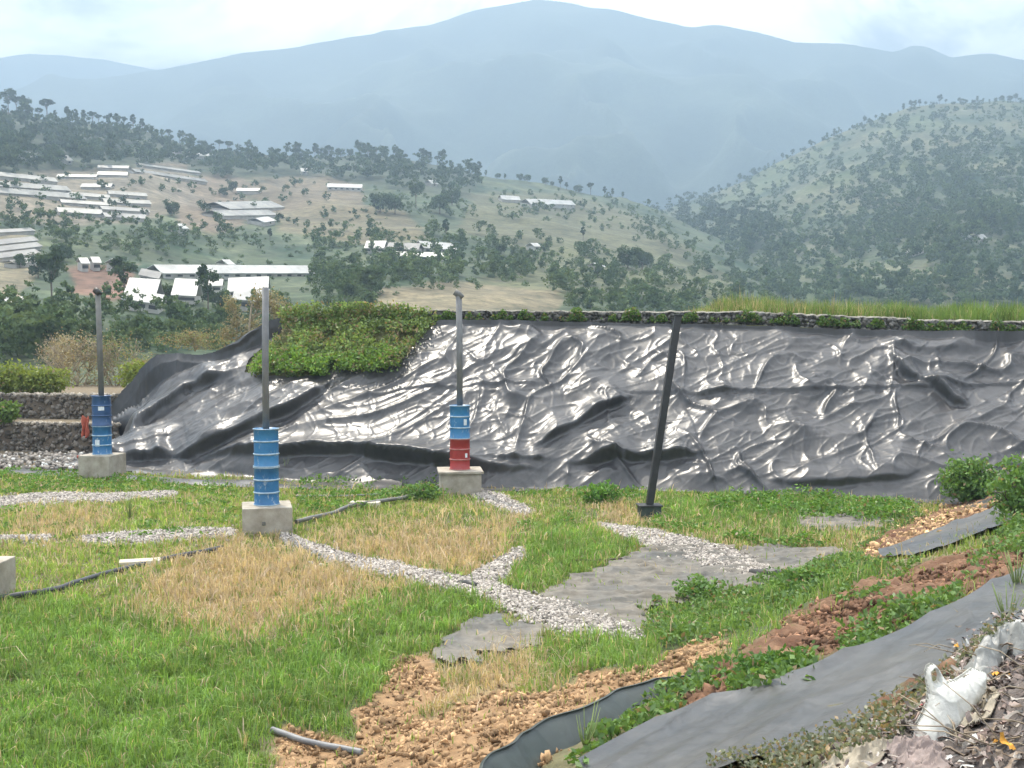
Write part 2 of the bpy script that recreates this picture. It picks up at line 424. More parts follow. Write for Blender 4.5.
gl = ['long pale gravel strip curving from the middle blue drum plinth to the grey sheet', 'short wide gravel patch joining the long gravel strip from above',
      'gravel strip ending at the black pipe mouth on the grey sheet', 'farthest thin gravel strip by the left dark blue drum',
      'gravel strip behind the half buried pipe at left', 'small gravel tongue beside the red and blue drum plinth', 'thin broken gravel strip at the left picture edge']
for i, (pts, wd) in enumerate(GRAV):
    P0 = np.array(pts, float); gx, gy, gz = hit(P0[:, 0], P0[:, 1])
    x0, x1, y0, y1 = gx.min()-1, gx.max()+1, gy.min()-1.5, gy.max()+1.5
    n = int((x1-x0)*(y1-y0)*900); x = rng.uniform(x0, x1, n); y = rng.uniform(y0, y1, n); z = H(x, y)
    px, py = project(x, y, z); d, s_, t = line_sd(px, py, pts)
    tt = np.interp(np.arange(len(pts)), np.arange(len(pts)), np.linspace(0, 1, len(pts)))
    w = np.interp(t, tt, wd)/2*(1.12+.6*fbm(x*2, y*2, 3, 77))
    m = (d < w+rng.normal(0, 1.1, n)*np.where(rng.random(n) < .12, 4, 1)) & (rng.random(n) < .9)
    x, y, z, d, w = x[m], y[m], z[m], d[m], w[m]
    z = z+.035*np.sqrt(np.clip(1-(d/w)**2, 0, 1))+.01
    c = rng.uniform(.19, .52, (len(x), 1))*np.array((1, .90, .80))*np.where(rng.random((len(x), 1)) < .2, .5, 1)
    o = stones('gravel_strip', np.stack([x, y, z], -1), rng.uniform(.018, .048, len(x)), c, M['stone'])
    tag(o, gl[i], 'gravel', 'gravel strips', 'stuff')
# clods on bare dirt
for polys, lab, cc, dens, szs in ((DIRT[:2], 'orange brown clods scattered over the bare dirt in front', (.34, .215, .115), 1300, (.010, .055)),
                             (DIRT[2:3], 'reddish brown clods on the dirt of the right bank', (.20, .108, .064), 2000, (.007, .06)),
                             (DIRT[3:], 'orange clods and stones below the leafy bush at right', (.44, .28, .15), 700, (.012, .08))):
    xa, ya = [], []
    for p in polys:
        pc = [(min(a, 1080), min(b, 790)) for a, b in p]; x, y = ppoly(pc, dens); d = inside(x, y, [p])
        m = d > rng.normal(0, 3, len(x)); xa.append(x[m]); ya.append(y[m])
    x = np.concatenate(xa); y = np.concatenate(ya); k = rng.random(len(x))
    cl = fbm(x*1.5, y*1.5, 3, 13); keep = rng.random(len(x)) < .45+1.2*cl; x, y, k = x[keep], y[keep], k[keep]
    sz = szs[0]+(szs[1]-szs[0])*k**6
    c = np.array(cc)*rng.uniform(.45, 1.35, (len(x), 1))*np.clip(1+.9*fbm(x*1.4, y*1.4, 3, 909), .5, 1.4)[:, None]*np.where(rng.random((len(x), 1)) < .08, 1.5, 1)
    o = stones('soil_clods', np.stack([x, y, H(x, y)+sz*.3], -1), sz, c, M['stone'], flat=.42, rough=.6)
    tag(o, lab, 'clods', 'bare soil clods', 'stuff')

# ------------------------------------------------------------------ dusty sheet patches lying on the pad
labs = ['large dusty grey sheet patch crossed by gravel strips', 'small dusty grey sheet patch left of the gravel strip near the dirt', 'narrow grey sheet patch far right below the black liner']
for i, p in enumerate(SHEET):
    pc = np.array(p, float); bx, by, bz = hit(pc[:, 0], pc[:, 1])
    gx = np.arange(bx.min()-.5, bx.max()+.5, .04); gy = np.arange(by.min()-.5, by.max()+.5, .04)
    A, B = np.meshgrid(gx, gy); zz = H(A, B); a, b = project(A, B, zz)
    s = 60*np.clip(11/B, .25, 1.2); a2 = a+s*.5*fbm(A*1.3, B*1.3, 4, 21); b2 = b+s*.28*fbm(A*1.3, B*1.3, 4, 31)
    sd = poly_sd(a2, b2, p)
    w = .07*np.clip(ridge(A*.5+B*.3, B*1.8, 5), 0, 1)**6+.05*np.clip(ridge(A*.9-B*.3, B*2.8, 8), 0, 1)**5+.015*fbm(A*2, B*4, 3, 6)+.006
    zz = zz+w+.004
    f = grid_faces(len(gx), len(gy), sd > 0); V, f = compact(np.stack([A, B, zz], -1).reshape(-1, 3), f)
    tag(mesh_np('ground_sheet', V, f, M['ground_sheet'], smooth=True), labs[i], 'ground sheet', 'ground sheet patches')

# ------------------------------------------------------------------ the big liner
OUT = [(36,468),(70,452),(95,438),(108,410),(122,392),(140,372),(158,358),(178,353),(200,356),(222,349),(248,332),(266,322),(280,318),(284,332),(268,345),(250,362),(246,374),(288,378),(318,376),(340,366),(372,368),(398,366),(410,350),(424,334),(438,321),
       (520,321),(600,323),(660,325),(720,325),(800,328),(900,331),(1024,332),(1200,326),(1200,520),(1024,510),(960,509),(930,505),(860,503),(780,497),(700,494),(640,492),(560,492),(470,493),(360,489),(250,484),(150,476),(80,472)]
# base slope surface for the liner
def linerbase(x, y):
    return np.maximum(H0(x, y), 0)
PXg, PYg = np.meshgrid(np.arange(30, 1130, 1.05), np.arange(314, 512, 1.0))
shape = PXg.shape
bx, by, bz = hit(PXg.ravel(), PYg.ravel(), linerbase, 20, 47, 420)
# above the crest the ray misses: put those points on a steep extension
a_, c_ = rzd(PXg.ravel(), PYg.ravel())
cx = a_*(foot(a_*37)+RUN); yl = foot(a_*37)+RUN-.2
miss = np.isnan(by) | (by > yl); by = np.where(miss, yl, by); bx = a_*by; bz = CZ+c_*by
bx, by, bz = [q.reshape(shape) for q in (bx, by, bz)]
U = bx; Vv = (by-foot(bx))*1.25
q = np.clip((PXg-60)/330, 0, 1); ang = R(38)*(1-.5*q)                  # fold direction
warp = .38*fbm(U*.4, Vv*.4, 2, 71)
def rot(u, v, a): return u*np.cos(a)+v*np.sin(a), -u*np.sin(a)+v*np.cos(a)
wL = sstep(520, 380, PXg)
r1, r2 = rot(U+warp, Vv+warp, R(35)); r3, r4 = rot(U-warp, Vv+warp, R(62)); r5, r6 = rot(U+warp*1.5, Vv, R(15))
up = sstep(5, 7, Vv)
A1 = np.clip(ridge(r1*.16, r2*.75, 1), 0, 1)**3
A2 = np.clip(ridge(r3*.28, r4*.85, 2), 0, 1)**4
A3 = np.clip(ridge(U*.55+warp*1.8, Vv*.42+warp, 3), 0, 1)**4
A4 = np.clip(ridge(U*1.3+warp*3, Vv*1.1-warp*3, 4), 0, 1)**3
A5 = np.clip(ridge(r5*1.6, r6*3.2, 6), 0, 1)**2
gate = lambda sd, a=.0: sstep(-.12, .22, fbm(U*.33, Vv*.33, 2, sd)+a)
A1 = np.clip(ridge(r1*.13, r2*.62, 1), 0, 1)**7
A2 = np.clip(ridge(r3*.22, r4*.62, 2), 0, 1)**8
A3 = np.clip(ridge(U*.5+warp*1.3, Vv*.28+warp*.7, 3), 0, 1)**9
A4 = np.clip(ridge(U*.9+warp*2, Vv*.8-warp*2, 4), 0, 1)**7
A5 = np.clip(ridge(r5*.5, r6*1.6, 6), 0, 1)**4
w1 = .35*fbm(U*.5, Vv*.5, 2, 72); w2 = .3*fbm(U*1.6, Vv*1.6, 2, 73)
F1 = facet(r1*.36+w1*.8, r2*1.0+w1, 1); F2 = facet(r3*.55+w1, r4*1.25-w1, 2); F3 = facet(U*.85+w1*1.5, Vv*.62+w1, 3); F4 = facet(U*2.2+w2*2, Vv*1.9+w2*2, 4); F5 = facet(r5*1.2+w2, r6*3.2+w2, 5)
disp = .15*F1*(.5+.5*wL)+.13*F2*(1-.4*wL)+.13*F3*(1-.8*wL)+.018*F4*gate(7)+.012*F5*gate(8)
disp = disp+.20*A1*(.35+wL*.65)+.17*A2*(1-.6*wL)*gate(1, .1)+.24*A3*(1-.85*wL)*gate(2, .08)+.10*A4*(1-.6*wL)*gate(3)+.035*A5*gate(4, .05)+.07*fbm(U*.3, Vv*.4, 2, 91)+.04*fbm(U*.9, Vv*.9, 2, 95)+.10+.015*np.clip(ridge(U*2.2+warp*4, Vv*1.3-warp*3, 12), 0, 1)**5*gate(6, .05)
disp = disp*(.74-.16*wL)+.03*np.clip(ridge(r1*.5+w1, r2*2.2, 31), 0, 1)**10+.018*np.clip(ridge(U*1.6+w1*2, Vv*1.0-w1, 32), 0, 1)**10
STEPS = [([(150,461),(190,456),(230,443),(270,424),(300,408),(325,392),(338,374)], .55, 26, 7),
         ([(118,446),(140,430),(160,414),(185,397),(215,385),(238,372)], .45, 24, 6),
         ([(166,464),(180,457),(250,459),(330,455),(352,451),(400,462),(440,468),(500,472),(560,470)], .50, 16, 8),
         ([(100,459),(140,458),(175,455)], .45, 16, 8),
         ([(560,468),(600,463),(650,462),(700,458),(712,452)], .42, 22, 6),
         ([(528,456),(560,437),(600,415),(638,398)], .35, 14, 5),
         ([(880,358),(900,377),(930,388),(952,404),(975,408)], .35, 14, 6),
         ([(862,350),(900,352),(930,353),(985,349)], .22, 14, 14),
         ([(760,480),(800,488),(840,486),(905,478),(925,470)], .3, 16, 6),
         ([(695,396),(730,394),(725,398)], .12, 8, 4),
         ([(480,462),(520,464),(560,462)], .2, 10, 6),
         ([(215,352),(240,343),(262,325)], .35, 8, 6),
         ([(560,392),(640,396),(760,394),(900,391),(1010,386),(1120,384)], .09, 5, 3), ([(330,405),(400,392),(480,388),(560,386)], .07, 5, 3)]
for pts, a, up_, dn in STEPS:
    d, s_, t = line_sd(PXg+6*fbm(U*.7, Vv*.5, 1, 33), PYg+5*fbm(U*.7, Vv*.5, 1, 34), pts)
    e = sstep(0, .28, np.minimum(t, 1-t))*np.clip(.85+1.1*fbm(t*5+a*20, d*0+a*9, 1, 37), .3, 1.3); dn = dn*np.clip(1+1.2*fbm(t*9, d*0+a*5, 2, 38), .4, 1.6)
    prof = np.where(s_ > 0, np.exp(-(d/up_)**1.3), np.exp(-(d/(dn*.28))**2))
    disp = disp+1.25*a*e*prof
# left heap lobe rounded
sdO = poly_sd(PXg, PYg, OUT)
edge = np.clip(sdO/14, 0, 1); disp = disp*(.15+.85*edge)*(.6+.4*np.clip((489-PYg)/16, 0, 1))
disp = disp*.92+.16*np.exp(-(((PXg-175)/55)**2+((PYg-378)/26)**2))+wL*sstep(300, 250, PXg)*.16*facet(r1*.5+w1, r2*1.3+w1, 21)
yy = by-.62*disp; zz = bz+.78*disp+.02
zz = np.maximum(zz, H(bx, yy)+.03)
bmp = ~(sdO < 0)
f = grid_faces(shape[1], shape[0], bmp); f = f[:, ::-1]
V, f = compact(np.stack([bx, yy, zz], -1).reshape(-1, 3), f)
tag(mesh_np('landfill_liner', V, f, M['liner'], smooth=True), 'huge wrinkled shiny black plastic liner draped over the slope below the stone wall', 'plastic liner')
# loose sheet hem lying flat at the liner's foot, left
pts = [(0,474),(60,478),(150,484),(250,489),(330,491),(400,491)]
gx, gy, gz = hit(*np.array(pts, float).T)
V = []; 
for t in np.linspace(0, len(pts)-1, 140):
    x = np.interp(t, range(len(pts)), gx); y = np.interp(t, range(len(pts)), gy)
    for k, s in enumerate(np.linspace(0, 1, 7)):
        yy_ = y+s*1.1; V.append((x, yy_, H(x, yy_)+.05+.10*math.sin(s*math.pi)*(.6+.8*pn(x*.8, s*2., 3))))
V = np.array(V); tag(mesh_np('liner_hem', V, grid_faces(7, 140)[:, ::-1], M['liner'], smooth=True), 'flat grey liner hem along the grass below the left drum', 'plastic liner')

# ------------------------------------------------------------------ stone wall on the crest
def wall_line(px0, px1, ytop, n=200):
    px = np.linspace(px0, px1, n); x = np.array([(p-512)/F*38 for p in px]); y = foot(x)+RUN+.25; x = (px-512)/F*y
    y = foot(x)+RUN+.25; return x, y
wx_, wy_ = wall_line(300, 1250, 0, 900)
zc_ = H(wx_, wy_)
pts = []; 
for k in range(4):
    off = rng.uniform(-.04, .04, len(wx_)); sel = slice(k % 2, None, 2)
    pts.append(np.stack([wx_[sel]+off[sel], wy_[sel]+rng.uniform(-.08, .05, len(wx_[sel]))-.0*k, zc_[sel]+.0+k*.115+rng.uniform(-.02, .02, len(wx_[sel]))], -1))
pts = np.concatenate(pts)
cols = rng.uniform(.05, .22, (len(pts), 1))*np.array((1, .95, .88))
wroot = empty('stone_wall', (0, 0, 0), 'long low dark dry stone wall running along the crest above the liner', 'stone wall')
stones('stonework', pts, rng.uniform(.065, .12, len(pts)), cols, M['stone'], wroot, flat=.75)
# cap of pale mortar
V = []
for x, y, z in zip(wx_[::3], wy_[::3], zc_[::3]):
    j = .03*float(pn(x*3, 0., 5))+.03*float(pn(x*11, 0., 6)); 
    for dy, dz in ((-.10, .40), (-.08, .445), (.15, .45), (.16, .3), (.0,-.1)): V.append((x, y+dy, z+dz+j))
V = np.array(V); mesh_np('coping', V, grid_faces(5, len(V)//5), M['old_mortar'], wroot)

# ------------------------------------------------------------------ grass
def blades(name, x, y, h, w, col, mat, lean=.35, z=None):
    n = len(x); z = H(x, y)-.01 if z is None else z
    a = rng.uniform(0, 2*np.pi, n); ca, sa = np.cos(a), np.sin(a)
    b = rng.uniform(0, 2*np.pi, n); l = np.abs(rng.normal(0, lean, n)); lx, ly = np.cos(b)*l*h, np.sin(b)*l*h
    base = np.stack([x, y, z], -1); wv = np.stack([ca*w, sa*w, 0*w], -1)
    mid = base+np.stack([lx*.3, ly*.3, h*.6], -1); tip = base+np.stack([lx, ly, h*(1-.35*l)], -1)
    V = np.stack([base-wv*.5, base+wv*.5, mid+wv*.38, mid-wv*.38, tip], 1).reshape(-1, 3)
    i = np.arange(n)[:, None]*5
    c = np.repeat(col, 5, 0).reshape(n, 5, 3)
    return mesh_np(name, V, [np.concatenate([i, i+1, i+2, i+3], 1), np.concatenate([i+3, i+2, i+4], 1)], mat, col=c.reshape(-1, 3))
def field(dens_near, dens_far, seed):
    xs_, ys_ = [], []
    for y0 in np.arange(9.5, 34, 1.0):
        hw0, hw1 = -.50*(y0+1)-.5, .50*(y0+1)+.5
        dens = np.interp(y0, [10, 18, 34], [dens_near, dens_near*.5+dens_far*.5, dens_far])
        n = int((hw1-hw0)*dens); xs_.append(rng.uniform(hw0, hw1, n)); ys_.append(rng.uniform(y0, y0+1, n))
    return np.concatenate(xs_), np.concatenate(ys_)
x, y = field(1900, 650, 1)
m = (y < foot(x)-.05); x, y = x[m], y[m]
bare = np.maximum(inside(x, y, DIRT), inside(x, y, SHEET))
z = H(x, y); px, py = project(x, y, z)
dg = np.full(x.shape, 99.)
for pts, wd in GRAV:
    d, _, t = line_sd(px, py, pts); dg = np.minimum(dg, d-np.interp(t, np.linspace(0, 1, len(wd)), wd)/2)
green = inside(x, y, [GREEN_FG, GREEN_B, GREEN_C, STRIPG]); dry = inside(x, y, [DRY_A, DRY_B, DRY_C, DRY_D, DRY_E])
s = (x-TX)*NX+(y-TY)*NY
den = np.full(x.shape, .55)
patch = fbm(x*.7, y*.7, 3, 101)
den = np.where(green > 0, 1., den+patch*.7); den = np.where(dry > 0, .60+patch*.5, den); den = den*np.clip(1.1+1.3*fbm(x*2.2, y*2.2, 3, 808), .25, 1.2)
FS = np.interp(y, [11, 33], [1., .35]); FI = fbm(x*3.2, y*3.2, 3, 707)
den = den*np.clip(sstep(4, -5, bare+FI*14*FS), .03, 1)*np.clip(sstep(-1.5, 1.5, dg), .03, 1)
den = np.where(s > 1.0, den*.35, den); den = np.where((px > 655) & (py > 600), den*.5, den)
keep = rng.random(len(x)) < den
# sheets: sparse
x, y, green, dry, s, patch, px, py = [q[keep] for q in (x, y, green, dry, s, patch, px, py)]
n = len(x); fs = np.interp(y, [11, 33], [1., .35]); fine = fbm(x*3.2, y*3.2, 3, 707)
gf = sstep(-34, 26, (green+fine*70*fs+rng.normal(0, 10, n)*fs)/fs)*np.clip(.93+patch*.6, .4, 1); df = sstep(-34, 24, (dry+fine*80*fs+rng.normal(0, 12, n)*fs)/fs)*(1-gf*.8)
rnd = rng.random((n, 1))
lush = np.array((.09, .19, .04))*(1-rnd)+np.array((.25, .38, .10))*rnd
yel = np.array((.20, .27, .06))*(1-rnd)+np.array((.38, .42, .14))*rnd
dryc = np.array((.36, .27, .18))*(1-rnd)+np.array((.56, .45, .33))*rnd
mixy = np.clip(.45+patch*1.2+rng.normal(0, .2, n), 0, 1)[:, None]
mid = lush*(1-mixy)+yel*mixy
lime = sstep(-14, 14, poly_sd(px, py, [(-60,478),(235,484),(245,520),(230,550),(110,585),(-60,600)]))[:, None]*.75; mid = mid*(1-lime)+(np.array((.20, .30, .06))*(1-rnd)+np.array((.34, .44, .12))*rnd)*lime
dd = (rng.random(n) < .10)[:, None]; mid = np.where(dd, dryc, mid)
col = mid*(1-gf[:, None])+lush*gf[:, None]*np.clip(1+patch*.5, .6, 1.4)[:, None]; isdry = rng.random(n) < np.clip(df*(.72+fine*.6), .04+.10*np.clip(patch+.1, 0, 1), 1)
col = np.where(isdry[:, None], dryc, col)
h = np.where(gf > .5, rng.uniform(.08, .22, n), rng.uniform(.04, .15, n)); h = np.where(isdry, rng.uniform(.06, .26, n), h)
h = h*(1+.9*fbm(x*1.6, y*1.6, 2, 111)+.9*fbm(x*5, y*5, 2, 112))*np.where(rng.random(n) < .02, 1.7, 1)*np.interp(y, [10, 20, 34], [1, 1.05, 1.0])
w = rng.uniform(.006, .016, n)*np.interp(y, [10, 20, 34], [1, 1.7, 2.6])
isd = isdry
col = col*np.clip(1+.75*fine+.5*fbm(x*9, y*9, 2, 717), .5, 1.6)[:, None]
for nm, mm, lab in (('green_grass', ~isd & (gf > .5), 'bright green lush grass growing in front and in patches'), ('meadow_grass', ~isd & (gf <= .5), 'yellowish green grass covering the pad'), ('dry_grass', isd, 'straw coloured dry grass around the plinths')):
    tag(blades(nm, x[mm], y[mm], h[mm], w[mm], col[mm], M['grass'], .75), lab, 'grass', kind='stuff')

# ------------------------------------------------------------------ leaves
def leaves(name, pts, size, col, mat, parent=None, aspect=.6, flat=.0):
    n = len(pts); size = np.asarray(size)*np.ones(n)
    u = rng.normal(size=(n, 3)); u[:, 2] *= (1-flat); u /= np.linalg.norm(u, axis=1)[:, None]
    v = rng.normal(size=(n, 3)); v[:, 2] *= (1-flat); v -= (v*u).sum(1)[:, None]*u; v /= np.linalg.norm(v, axis=1)[:, None]
    u *= size[:, None]*.5; v *= size[:, None]*.5*aspect; p = np.asarray(pts)
    V = np.stack([p-u, p+v*.9-u*.1, p+u, p-v*.9-u*.1], 1).reshape(-1, 3)
    return mesh_np(name, V, np.arange(n*4).reshape(-1, 4), mat, parent, col=np.repeat(col, 4, 0))
def lcol(n, a, b, dead=0.):
    r = rng.random((n, 1)); c = np.array(a)*(1-r)+np.array(b)*r
    if dead: c = np.where(rng.random((n, 1)) < dead, np.array((.28, .20, .11))*rng.uniform(.7, 1.2, (n, 1)), c)
    return c
def cover(poly, dens, hmax, size, ca, cb, freq=1.2, thr=0., dead=0., wob=.6, fH=None, y0=None):
    pc = np.array(poly, float); bx, by, bz = hit(pc[:, 0], pc[:, 1], fH)
    x0, x1, yy0, yy1 = np.nanmin(bx)-.3, np.nanmax(bx)+.3, np.nanmin(by)-.3, np.nanmax(by)+.3
    n = int((x1-x0)*(yy1-yy0)*dens); x = rng.uniform(x0, x1, n); y = rng.uniform(yy0, yy1, n)
    d = inside(x, y, [poly], wob); c = fbm(x*freq, y*freq, 3, 131)
    m = (d > 0) & (c > thr+rng.normal(0, .08, n)-np.clip(d, 0, 10)*.01); x, y, c = x[m], y[m], c[m]
    top = hmax*.7*np.clip(.35+1.6*(c-thr), .1, 1.3)
    z = (fH or H)(x, y)+top*rng.random(len(x))**.6
    return np.stack([x, y, z], -1), lcol(len(x), ca, cb, dead)
WEED = [([(830,600),(860,585),(905,568),(925,560),(905,578),(870,600),(845,610)], 500, .25, .09, 0.),
        ([(725,690),(735,670),(780,662),(812,664),(812,690),(770,704),(735,706)], 900, .3, .08, -.2),
       ([(655,600),(700,595),(780,575),(850,560),(895,566),(850,585),(800,600),(760,625),(700,650),(660,650),(640,630)], 700, .28, .075, -.02),
        ([(835,668),(845,645),(880,628),(920,612),(960,590),(965,606),(905,638),(860,662),(832,676)], 1100, .32, .08, -.1),
        ([(560,768),(600,735),(660,700),(720,668),(730,680),(690,705),(640,735),(600,762),(590,790)], 900, .22, .05, -.1),
        ([(850,560),(900,530),(925,515),(900,512),(870,530)], 500, .25, .08, -.05),
        ([(960,590),(1000,565),(1060,535),(1060,500),(1000,530),(970,560)], 300, .3, .09, .08),
        ([(985,520),(1010,500),(1080,480),(1080,560),(1040,580)], 500, .35, .1, -.1)]
wp, wc = [], []
for poly, dens, hm, sz, thr in WEED:
    p_, c_w = cover(poly, dens, hm, sz, (.07, .14, .035), (.17, .28, .08), thr=thr-.1, dead=.05)
    wp.append(p_); wc.append(c_w)
p_ = np.concatenate(wp); tag(leaves('bank_weeds', p_, rng.uniform(.05, .10, len(p_)), np.concatenate(wc), M['leaf']), 'leafy green weeds growing over the right bank and its edge', 'weeds', kind='stuff')
WEED2 = [([(-60,468),(0,470),(120,478),(230,488),(240,500),(180,494),(60,492),(-60,500)], 260, .35, .10, -.1),
         ([(300,478),(400,480),(440,476),(440,498),(360,510),(310,515),(296,500)], 260, .35, .10, -.02),
         ([(500,495),(560,490),(640,490),(660,500),(600,508),(540,502)], 240, .3, .10, 0.),
         ([(690,500),(760,498),(850,500),(920,512),(900,522),(800,520),(720,515)], 480, .5, .11, -.12),
         ([(660,515),(700,530),(780,540),(830,545),(800,550),(700,540),(650,530)], 420, .42, .10, -.04),
         ([(530,515),(570,515),(580,530),(540,530),(500,540)], 260, .3, .09, .0),
         ([(0,510),(60,520),(110,535),(60,540),(0,535)], 260, .28, .10, .08),
         ([(90,545),(150,525),(230,515),(235,530),(160,550),(100,560)], 200, .25, .10, .08),
         ([(140,500),(230,500),(238,520),(160,515)], 260, .3, .10, .05)]
wp, wc = [], []
for poly, dens, hm, sz, thr in WEED2:
    p_, c_w = cover(poly, dens, hm, sz, (.06, .15, .022), (.16, .29, .05), thr=thr, dead=.04)
    wp.append(p_); wc.append(c_w)
p_ = np.concatenate(wp); tag(leaves('pad_weeds', p_, rng.uniform(.06, .13, len(p_)), np.concatenate(wc), M['leaf'], flat=.3), 'low broadleaf weeds in clumps along the foot of the liner', 'weeds', kind='stuff')
# vines over the left part of the berm
VB = [(268,352),(284,330),(282,312),(330,306),(400,309),(440,318),(425,332),(410,350),(398,368),(360,372),(330,368),(300,378),(255,374)]
def cvr(poly, n, zoff, ca, cb, dead):
    px = rng.uniform(min(p[0] for p in poly), max(p[0] for p in poly), n); py = rng.uniform(min(p[1] for p in poly), max(p[1] for p in poly), n)
    m = poly_sd(px, py, poly) > rng.normal(0, 2, n); px, py = px[m], py[m]
    x, y, z = hit(px, py, H0, 25, 47, 500); ok = ~np.isnan(y)
    a, c = rzd(px, py); yl = foot(a*37)+RUN+.2; ok2 = np.isnan(y) | (y > yl)
    y = np.where(ok2, yl, y); x = a*y; z = CZ+c*y
    k = rng.random(len(x)); y = y-.45*k*zoff; z = z+.2*k*zoff
    cc = fbm(x*1.4, z*1.4, 3, 151); keep = (cc > -.25+rng.normal(0, .1, len(x)))
    q = np.stack([x, y, z], -1)[keep]; col = lcol(len(q), ca, cb, dead)*np.clip(1+cc[keep]*.8, .6, 1.4)[:, None]
    br = (fbm(q[:, 0]*.9, q[:, 2]*1.5, 3, 161) > .16)[:, None]; col = np.where(br & (rng.random((len(q), 1)) < .3), np.array((.30, .25, .14)), col)
    return q, col
q, c = cvr(VB, 30000, 1., (.085, .14, .045), (.27, .36, .12), .10)
vine = leaves('vine_cover', q, rng.uniform(.08, .16, len(q)), c, M['leaf']); tag(vine, 'dense green and brown creeper covering the stone bank above the liner', 'creeper', kind='stuff')
q, c = cvr([(250,376),(262,360),(290,352),(330,362),(400,350),(398,369),(340,372),(318,378)], 9000, 1.3, (.08, .17, .03), (.2, .32, .06), .02)
tag(leaves('creeper_fringe', q, rng.uniform(.08, .16, len(q)), c, M['leaf']), 'brighter green creeper fringe hanging onto the liner edge', 'creeper', kind='stuff')
# sprigs over the wall coping here and there
px = rng.uniform(300, 1200, 60000); x = (px-512)/F*37.5; cc = fbm(x*1.6, x*0+3.3, 4, 171); kk = cc+rng.normal(0, .07, len(x)) > np.where(px < 430, -.6, .0); x = x[kk]; cc = cc[kk]
y = foot(x)+RUN+.25+rng.uniform(-.3, .4, len(x)); z = H(x, y)+.12+rng.random(len(x))**1.2*.5*np.clip(.35+cc*1.6, .1, .9)
tag(leaves('wall_creeper', np.stack([x, y, z], -1), rng.uniform(.06, .12, len(x)), lcol(len(x), (.05, .11, .025), (.13, .22, .05), .1), M['leaf']), 'thin creeper sprigs hanging over the stone wall', 'creeper', kind='stuff')
# tall grass behind the wall, right
n = 42000; x = rng.uniform(6.2, 30, n); y = foot(x)+RUN+.6+rng.uniform(0, 5, n); hh = rng.uniform(.5, 1.15, n)*(1+.6*fbm(x*.6, y*.6, 3, 181))*sstep(5., 8, x)
c = lcol(n, (.10, .17, .05), (.20, .29, .09)); dr = (rng.random(n) < np.interp(x, [6, 12, 14], [.45, .25, .06]))[:, None]; c = np.where(dr, lcol(n, (.28, .24, .14), (.42, .37, .24)), c)*np.clip(1+.8*fbm(x*1.2, y*1.2, 3, 183), .5, 1.5)[:, None]
tag(blades('tall_grass', x, y, hh, rng.uniform(.02, .04, n), c, M['grass'], .3), 'tall rough grass growing behind the stone wall at right', 'grass', kind='stuff')

# ------------------------------------------------------------------ bushes and near plants
def stems_np(base, h, spread, n, rad, levels=3):
    tubes = []
    def grow(p, d, l, r, lv):
        q = p+d*l*.5+Vector(rng.normal(0, .04*l, 3)); e = q+d*l*.5+Vector(rng.normal(0, .06*l, 3))
        tubes.append(([p, q, e], [r, r*.8, r*.6], 5))
        tips.append(e); tips.append(q)
        if lv > 0:
            for _ in range(3):
                dd = (d+Vector(rng.normal(0, spread, 3))).normalized(); grow(q if _ == 0 else e, dd, l*.68, r*.6, lv-1)
    tips = []
    for _ in range(n):
        d = Vector((rng.normal(0, spread*.7), rng.normal(0, spread*.7), 1)).normalized()
        grow(Vector(base), d, h*.42, rad, levels)
    return tubes, tips
def bush(name, loc, rx, ry, h, nl, ls, ca, cb, label, cat='bush', group=None, dead=.03, stemmat='bark', nst=5, shell=.6, mat='leaf', lv=2):
    e = empty(name, loc, label, cat, group)
    tubes, tips = stems_np((0, 0, -.05), h, .45, nst, .02+.008*h, lv)
    tips = [Vector((t.x*rx/max(h*.6, .1)*.8, t.y*ry/max(h*.6, .1)*.8, min(t.z, h))) for t in tips]
    tubes_obj('stem', tubes, M[stemmat], e)
    T = np.array([t[:] for t in tips]); k = rng.integers(0, len(T), nl)
    d = rng.normal(size=(nl, 3)); d /= np.linalg.norm(d, axis=1)[:, None]; rr = rng.random(nl)**.35
    dome = np.stack([d[:, 0]*rx*rr, d[:, 1]*ry*rr, h*.5+d[:, 2]*h*.5*rr], -1)
    lump = fbm(d[:, 0]*2+loc[0], d[:, 2]*2+d[:, 1], 3, 7)
    dome[:, :2] *= (1+.7*lump)[:, None]; dome[:, 2] *= (1+.4*lump)
    tip = T[k]+rng.normal(0, .16*min(rx, h), (nl, 3)); sel = (rng.random(nl) < shell)[:, None]
    q = np.where(sel, dome, tip); q[:, 2] = np.maximum(q[:, 2], .02)
    leaves('foliage', q, rng.uniform(ls*.6, ls*1.3, nl), lcol(nl, ca, cb, dead), M[mat], e)
    return e
def at(px, py): v = P(px, py); return (v.x, v.y, v.z-.03)
G1, G2 = (.07, .15, .035), (.18, .30, .08)
bush('leafy_bush', at(970, 503), .78, .7, 1.2, 3600, .12, G1, G2, 'big leafy green bush in front of the liner at right')
bush('leafy_bush', at(1022, 520), .55, .6, 1.1, 1700, .11, G1, G2, 'taller green shrub at the right picture edge behind the soil mound')
bush('creeping_bush', at(602, 503), .55, .4, .55, 1500, .11, (.07, .17, .03), (.17, .33, .06), 'low bright green bush left of the black post')
bush('creeping_bush', at(418, 500), .8, .4, .5, 1200, .10, G1, G2, 'low green bush left of the red and blue drum plinth')
bush('leafy_weed', at(774, 684), .42, .35, .3, 1400, .07, G1, (.10, .20, .05), 'round green weed on the dirt edge above the near liner strip')
bush('leafy_weed', at(700, 600), .5, .4, .4, 1200, .08, G1, G2, 'green weed clump at the grass edge below the grey sheet')
bush('leafy_weed', at(812, 590), .6, .4, .38, 1400, .08, G1, G2, 'green weed clump right of the gravel strip end')
